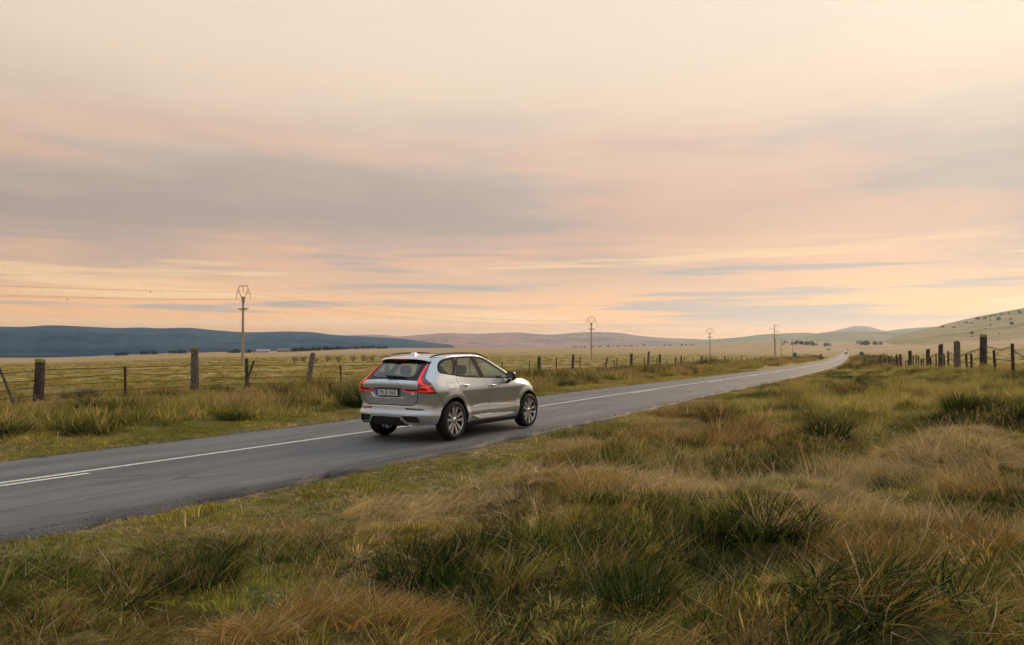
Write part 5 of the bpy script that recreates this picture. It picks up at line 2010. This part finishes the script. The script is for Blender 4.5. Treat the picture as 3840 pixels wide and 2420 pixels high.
# ---- patch prototypes
BRIGHT = [(.41, .37, .09), (.31, .305, .065), (.47, .40, .14)]
OLIVE = [(.23, .205, .045), (.17, .165, .036), (.30, .255, .07)]
C_LONG = collection('long_dry_patches', [tuft_mesh('patch_a%d' % k, 100 + k, 1500, (.14, .36), .60, .26, .75, .0058, STRAW + STRAW[:2] + BROWN[3:] + YELLOW[3:] + OLIVE[2:], G_M, wind=1.5, clumps=16, lay=.65) for k in range(5)]
                    + [tuft_mesh('patch_b%d' % k, 120 + k, 1500, (.08, .22), .60, .34, .8, .0058, GREEN + OLIVE + YELLOW[:2] + STRAW[:1], G_M, wind=1.0, clumps=16, lay=.4) for k in range(3)]
                    + [tuft_mesh('patch_c%d' % k, 130 + k, 1400, (.12, .32), .60, .30, .85, .0058, BROWN + OLIVE + STRAW[1:2] + STRAW[3:], G_M, wind=1.2, clumps=16, lay=.55) for k in range(4)]
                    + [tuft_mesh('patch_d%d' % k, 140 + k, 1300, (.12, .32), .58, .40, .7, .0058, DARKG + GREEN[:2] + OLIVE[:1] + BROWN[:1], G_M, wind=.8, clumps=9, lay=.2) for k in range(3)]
                    + [tuft_mesh('patch_e%d' % k, 150 + k, 1100, (.20, .46), .58, .28, .7, .0065, STRAW[:3] + BRIGHT + BRIGHT + YELLOW[:1] + OLIVE[2:], G_M, wind=.35, clumps=10) for k in range(4)]
                    + [tuft_mesh('patch_f%d' % k, 160 + k, 1500, (.18, .42), .60, .2, .7, .0058, PALE + STRAW[:1], G_M, wind=2.2, clumps=10, lay=.95) for k in range(3)]
                    + [tuft_mesh('patch_g%d' % k, 170 + k, 1400, (.12, .34), .60, .3, .9, .0058, ORANGE + BROWN[:2], G_M, wind=1.0, clumps=12, lay=.4) for k in range(3)])
C_SHORT = collection('short_turf_patches', [tuft_mesh('turf_a%d' % k, 200 + k, 700, (.05, .13), .55, .6, .7, .008, YELLOW[:2] + BRIGHT + OLIVE[:1], G_M, seg=2, clumps=14) for k in range(2)]
                     + [tuft_mesh('turf_b%d' % k, 210 + k, 700, (.05, .12), .55, .6, .7, .008, GREEN[1:3] + YELLOW[1:3] + BRIGHT[1:2], G_M, seg=2, clumps=14) for k in range(2)]
                     + [tuft_mesh('turf_c%d' % k, 220 + k, 600, (.06, .16), .55, .7, .9, .008, STRAW + YELLOW[:1], G_M, seg=2, clumps=12) for k in range(2)])
def stalk_mesh(k):
    me = tuft_mesh('stalk%d' % k, 300 + k, 5, (.7, 1.15), .10, .12, .35, .007, STRAW + BROWN[:1], G_M, seg=5, curl=.2)
    r = random.Random(k)
    v = [tuple(q.co) for q in me.vertices]
    f = [tuple(q.vertices) for q in me.polygons]
    c = [tuple(q.color) for q in me.attributes['col'].data]
    for i in range(5):
        tip, low = Vector(v[i * 11 + 10]), Vector(v[i * 11 + 8])
        for j in range(14):           # a loose seed head of small husks
            q = low.lerp(tip, .45 + .55 * j / 14)
            d = Vector((r.uniform(-1, 1), r.uniform(-1, 1), r.uniform(.2, 1))).normalized() * r.uniform(.02, .045)
            s_ = d.cross(Vector((r.uniform(-1, 1), r.uniform(-1, 1), .3))).normalized() * .006
            o = len(v)
            v += [tuple(q), tuple(q + d * .5 + s_), tuple(q + d), tuple(q + d * .5 - s_)]
            f.append((o, o + 1, o + 2, o + 3))
            c += [(.34, .25, .13, 1)] * 4
    m2 = bpy.data.meshes.new('stalk%d' % k)
    m2.from_pydata(v, [], f)
    at = m2.attributes.new('col', 'FLOAT_COLOR', 'POINT')
    at.data.foreach_set('color', np.array(c, np.float32).reshape(-1))
    m2.materials.append(G_M)
    return m2


C_STALK = collection('tall_stalks', [stalk_mesh(k) for k in range(4)])
C_FIELD = collection('field_tufts', [tuft_mesh('field%d' % k, 400 + k, 110, (.14, .34), .45, .55, .8, .022, YELLOW + YELLOW[:1] + OLIVE[2:] + STRAW[1:2], G_M, seg=2, clumps=4) for k in range(4)]
                     + [tuft_mesh('fieldd%d' % k, 410 + k, 110, (.14, .34), .40, .5, .7, .022, OLIVE + GREEN[1:3] + YELLOW[1:2], G_M, seg=2, clumps=3) for k in range(2)])
C_VERGE = collection('verge_patches', [tuft_mesh('verge%d' % k, 500 + k, 640, (.20, .58), .80, .38, .8, .013, STRAW + BROWN + YELLOW[:2], G_M, wind=.4, seg=3, clumps=9) for k in range(5)]
                     + [tuft_mesh('vergeg%d' % k, 510 + k, 640, (.14, .42), .80, .42, .7, .013, YELLOW + GREEN[1:3] + STRAW[:1], G_M, wind=.3, seg=3, clumps=9) for k in range(3)]
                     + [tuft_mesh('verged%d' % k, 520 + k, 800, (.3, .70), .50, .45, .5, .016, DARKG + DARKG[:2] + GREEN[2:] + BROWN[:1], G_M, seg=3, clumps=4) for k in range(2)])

# ---- single tussocks one can tell apart
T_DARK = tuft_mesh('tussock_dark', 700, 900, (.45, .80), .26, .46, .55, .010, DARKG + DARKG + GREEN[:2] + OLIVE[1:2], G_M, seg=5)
T_BROWN = tuft_mesh('tussock_brown', 701, 700, (.45, .85), .30, .36, .55, .009, BROWN[:2] + BROWN[:3] + DARKG[:2] + STRAW[3:], G_M, seg=5)
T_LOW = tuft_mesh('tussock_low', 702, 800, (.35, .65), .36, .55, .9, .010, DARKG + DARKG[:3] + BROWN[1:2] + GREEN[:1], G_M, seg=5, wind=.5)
T_ORANGE = tuft_mesh('tussock_orange', 703, 560, (.35, .6), .34, .5, 1.1, .008, ORANGE, G_M, seg=5, wind=.8)
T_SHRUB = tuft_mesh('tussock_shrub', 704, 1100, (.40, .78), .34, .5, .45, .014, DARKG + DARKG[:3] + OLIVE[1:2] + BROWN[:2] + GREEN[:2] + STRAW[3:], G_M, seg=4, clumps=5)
TUS = [(2.79, -7.24, T_DARK, 1.0, 'big dark green spiky tussock standing alone on the right bank'),
       (5.2, -4.48, T_BROWN, .95, 'upright brown tussock nearest the road edge on the right bank'),
       (-3.22, -5.08, T_LOW, .95, 'low dark clump with tall stalks right below the front of the SUV'),
       (-3.2, -5.89, T_DARK, .5, 'small dark green tuft right of the low clump with stalks'),
       (-.3, -4.92, T_BROWN, .8, 'brown clump between the road and the small dark green tuft'),
       (-.58, -5.75, T_DARK, .62, 'dark green clump right of the brown one in mid bank'),
       (6.76, -9.22, T_DARK, .95, 'broad dark green tussock at the foot of the right fence'),
       (7.9, -9.75, T_DARK, .85, 'dark green tussock touching the broad one at the right'),
       (10.33, -10.14, T_LOW, 1.0, 'dark tussock at the far right edge below the fence'),
       (-1.99, -8.82, T_LOW, .7, 'brown dome of matted grass on the flattened patch at right'),
       (-2.82, -9.58, T_ORANGE, .8, 'reddish brown dome of grass at the right edge'),
       (-5.57, -8.07, T_LOW, .95, 'dark green hollow clump in the middle foreground'),
       (-4.62, -5.94, T_ORANGE, .85, 'orange brown mound left of the middle foreground'),
       (-7.5, -5.9, T_LOW, .85, 'dark tussock with pale arching blades at the bottom centre'),
       (-7.6, -7.75, T_DARK, .6, 'dark green tuft cut by the bottom edge of the picture'),
       (10.91, -4.85, T_BROWN, .9, 'brown tussock far up the right bank beside the road'),
       (14.1, -6.1, T_BROWN, 1.0, 'brown tussock against the road end on the right bank'),
       (-8.61, -4.7, T_LOW, .6, 'dark tuft at the bottom left near the verge'),
       (-4.4, 7.3, T_SHRUB, 1.25, 'dark bushy clump at the left picture edge across the road'),
       (-2.7, 6.9, T_LOW, 1.15, 'second dark bushy clump across the road left of the SUV'),
       (-1.3, 8.6, T_SHRUB, .85, 'third dark clump across the road below the pale fence post'),
       (1.4, 6.9, T_LOW, .9, 'dark green clump across the road below the forked fence brace'),
       (4.6, 8.2, T_SHRUB, 1.05, 'dark green clump just left of the SUV across the road'),
       (21.7, 8.6, T_SHRUB, 1.37, 'wide dark clump across the road just right of the SUV'),
       (26.6, 11.6, T_LOW, 1.2, 'dark clump behind the wide one right of the SUV'),
       (32.3, 11.1, T_SHRUB, 1.15, 'dark clump across the road below the leaning fence post'),
       (36.0, 9.4, T_LOW, 1.1, 'dark clump nearer the asphalt below the leaning fence post'),
       (50.0, 12.4, T_SHRUB, 1.37, 'far dark clump across the road below the third power pole')]


def clear_of(x, y, f=.42):
    """leave room round the single tussocks"""
    ok = np.ones(len(x), bool)
    for q in TUS:
        ok &= np.hypot(x - q[0], y - q[1]) > f * q[3]
    return ok


# ---- near bank, long combed grass
x, y = grid_rt(-24, 66, -24, -3.3, .66)
t = lateral(x, y)
patch = fbm(x * .42, y * .42, 3, 31)
green = fbm(x * .30 + 40, y * .30, 3, 37)
dark = fbm(x * .55 + 11, y * .55, 2, 39)
U = RS.uniform(0, 1, len(x))
keep = seen(x, y) & (t < -4.0 - .9 * vnoise(x * .5, y * .5, 4)) & (t > -OFF_R(np.clip(x, 0, 900)) - 3)
keep &= ~((t > -5.4) & (U < .7) & (x < 7))
keep &= ((patch > .30) | (U < .88)) & clear_of(x, y)
kind = np.where(dark > .62 - .10 * sm(-3.5, -7.0, x), RS.randint(12, 15, len(x)), np.where(green > .57, RS.randint(5, 8, len(x)), np.where(patch > .57, RS.randint(8, 12, len(x)), RS.randint(0, 5, len(x)))))
pale = fbm(x * .5 + 70, y * .28, 2, 35)
kind = np.where((pale > .60) & (dark < .62), RS.randint(19, 22, len(x)), kind)
kind = np.where((pale < .36) & (dark < .62), RS.randint(22, 25, len(x)), kind)
tall = sm(3, 9, x) * sm(-4.6, -6.2, t)
kind = np.where((tall > .4) & (dark > .57) & (U > .15), RS.randint(12, 15, len(x)), kind)
kind = np.where((tall > .4) & ((kind < 12) | (kind > 18)) & (U < .75), RS.randint(15, 19, len(x)), kind)
size = .82 + .40 * fbm(x * .4, y * .4, 2, 51)
hs = .65 + .6 * sm(.32, .68, fbm(x * .6, y * .6, 2, 61)) + .55 * ((kind > 11) & (kind < 15)) * tall - .45 * tall * sm(14, 24, x)
lay('dry_grass', 'long wind-combed dry grass covering the near bank', 'grass', C_LONG, kind, x, y, keep, size, hs)
# ---- short turf: both road margins
x, y = grid_rt(-24, 70, -13, 9, .66)
t = lateral(x, y)
e = vnoise(x * .6, y * .6, 14) * .45
keep = seen(x, y) & (np.hypot(x - CAM[0], y - CAM[1]) > 4.6) & (((t < -3.3 - e) & (t > -13)) | ((t > 3.3 + e * .8) & (t < 8.5)))
k0 = np.where(fbm(x * .45, y * .45, 2, 71) > .52, RS.randint(2, 4, len(x)), np.where(RS.uniform(0, 1, len(x)) < .35, RS.randint(4, 6, len(x)), RS.randint(0, 2, len(x))))
lay('short_turf', 'short yellow-green turf along the road edges', 'grass', C_SHORT, k0, x, y, keep, 1.0, .8 + .7 * vnoise(x, y, 3), free=True)
# ---- loose grit along the broken road edges
def stone_mesh(k):
    bm = bmesh.new()
    bmesh.ops.create_icosphere(bm, subdivisions=1, radius=.5)
    r = random.Random(900 + k)
    for q in bm.verts:
        q.co *= r.uniform(.7, 1.15)
        q.co.z *= .6
    me = bpy.data.meshes.new('stone%d' % k)
    bm.to_mesh(me)
    bm.free()
    me.materials.append(principled('grit%d' % k, [(.15, .14, .13), (.22, .20, .17), (.085, .082, .08)][k], .95, spec=.1))
    return me


C_STONE = collection('stones', [stone_mesh(k) for k in range(3)])
n = 9000
x = -11 + 45 * RS.uniform(0, 1, n) ** 1.4
t = np.where(RS.uniform(0, 1, n) < .7, -3.05 - np.abs(RS.normal(0, .22, n)) + .12, 2.95 + np.abs(RS.normal(0, .2, n)) - .1)
P = road_pt(x, t)
z = np.where(np.abs(t) < 3.0, P[:, 2], ground_z(P[:, 0], P[:, 1]))
sc_ = RS.lognormal(-4.35, .45, n)
scatter('gravel', 'loose grit along the broken edges of the asphalt', 'gravel', np.stack([P[:, 0], P[:, 1], z + .004], -1), RS.uniform(0, 6, (n, 3)) * np.array([.2, .2, 1]), np.stack([sc_] * 3, -1), RS.randint(0, 3, n), C_STONE)
# ---- tall stalks
x, y, d = spray(700, 7, 70)
t = lateral(x, y)
keep = ((t < -5.0) & (t > -14) & (x > -4) & (vnoise(x * .4, y * .4, 91) > .45)) | ((t > 5) & (t < 14) & (RS.uniform(0, 1, len(x)) < .35))
lay('tall_stalks', 'thin tall dry stalks standing above the grass', 'grass', C_STALK, RS.randint(0, 4, len(x)), x, y, keep, .62, 1.0, free=True)
# ---- far verge, and the near verge further on
for sp, xa, xb, sz in ((1.05, -16, 75, 1.0), (2.0, 75, 170, 1.75), (3.4, 170, 330, 2.8)):
    x, y = grid_rt(xa, xb, -9, 18, sp)
    t = lateral(x, y)
    pt = fbm(x * .22, y * .22, 3, 41)
    U = RS.uniform(0, 1, len(x))
    keep = seen(x, y, -2) & (((t > 5.0 + .8 * sz * vnoise(x * .3, y * .3, 6)) & (t < 17)) | ((t < -4.2 - .6 * sz) & (x > 58)))
    keep &= (pt > .30) | (U < .75)
    kind = np.where((fbm(x * .34, y * .34, 2, 43) > .50 - .09 * sm(11, 7, t)) & (t > 5.2) & (t < 12.5), RS.randint(8, 10, len(x)), np.where(U < .3, RS.randint(5, 8, len(x)), RS.randint(0, 5, len(x))))
    lay('verge_grass', 'shaggy brown and green grass between the road and the fence' if sz == 1 else 'shaggy verge grass further along the road' if sz < 2 else 'verge grass far along the road', 'grass', C_VERGE, kind, x, y, keep, sz * (.85 + .4 * pt), (.75 + .5 * pt) * (1.25 - .70 * sm(8.5, 13, t)) / (1 if sz == 1 else sz * .62), free=True)
# ---- pastures
x, y, d = spray(20000, 26, 420, -8, 72, 1.8)
t = lateral(x, y)
pt = fbm(x * .12, y * .12, 3, 47)
keep = ((t > 16) | (t < -13)) & (pt > .32)
kind = np.where((fbm(x * .3, y * .3, 2, 49) > .64), RS.randint(4, 6, len(x)), RS.randint(0, 4, len(x)))
lay('pasture_grass', 'tufted golden pasture grass behind the fences', 'grass', C_FIELD, kind, x, y, keep, (.55 + .9 * RS.uniform(0, 1, len(x)) ** 2) + .0022 * d, .45 + .6 * pt, free=True)

# ---- the single tussocks
for i, (x_, y_, me, s, lb) in enumerate(TUS):
    o = bpy.data.objects.new('grass_tussock', me)
    COL.objects.link(o)
    o.location = (x_, y_, gz(x_, y_) - .02)
    o.rotation_euler = (0, 0, i * 1.9 if y_ < 0 and me in (T_DARK, T_BROWN) else (.4 * math.sin(i * 5.1) + (math.pi if i % 2 else 0)) if y_ > 0 else WIND + .5 * math.sin(i * 3.1))
    o.scale = (s * (1 if y_ < 0 else 1.45), s, s * (.9 + .12 * math.sin(i * 2.7)) * (1 if y_ < 0 else .72))
    tag(o, lb, 'tussock', 'grass tussocks beside the road')

# ================================================================ AIR
hz = MB().box((0, 0, 0), (26000, 26000, 345))
HZ = hz.build('haze', None)
HZ.location = (0, 0, 345 / 2 - 26)
hm = bpy.data.materials.new('evening_haze')
hm.use_nodes = True
ht = NT(hm.node_tree)
ht.n.clear()
pv = ht.node('ShaderNodeVolumePrincipled', {'Color': (.58, .78, 1.0, 1), 'Density': .58e-4, 'Anisotropy': .62})
pv.inputs['Density Attribute'].default_value = ''
pv.inputs['Temperature Attribute'].default_value = ''
pv.inputs['Color Attribute'].default_value = ''
ho = ht.node('ShaderNodeOutputMaterial')
ht.l.new(pv.outputs[0], ho.inputs['Volume'])
hm.cycles.homogeneous_volume = True
HZ.data.materials.append(hm)
tag(HZ, 'thin warm haze over the whole moor', kind='stuff')
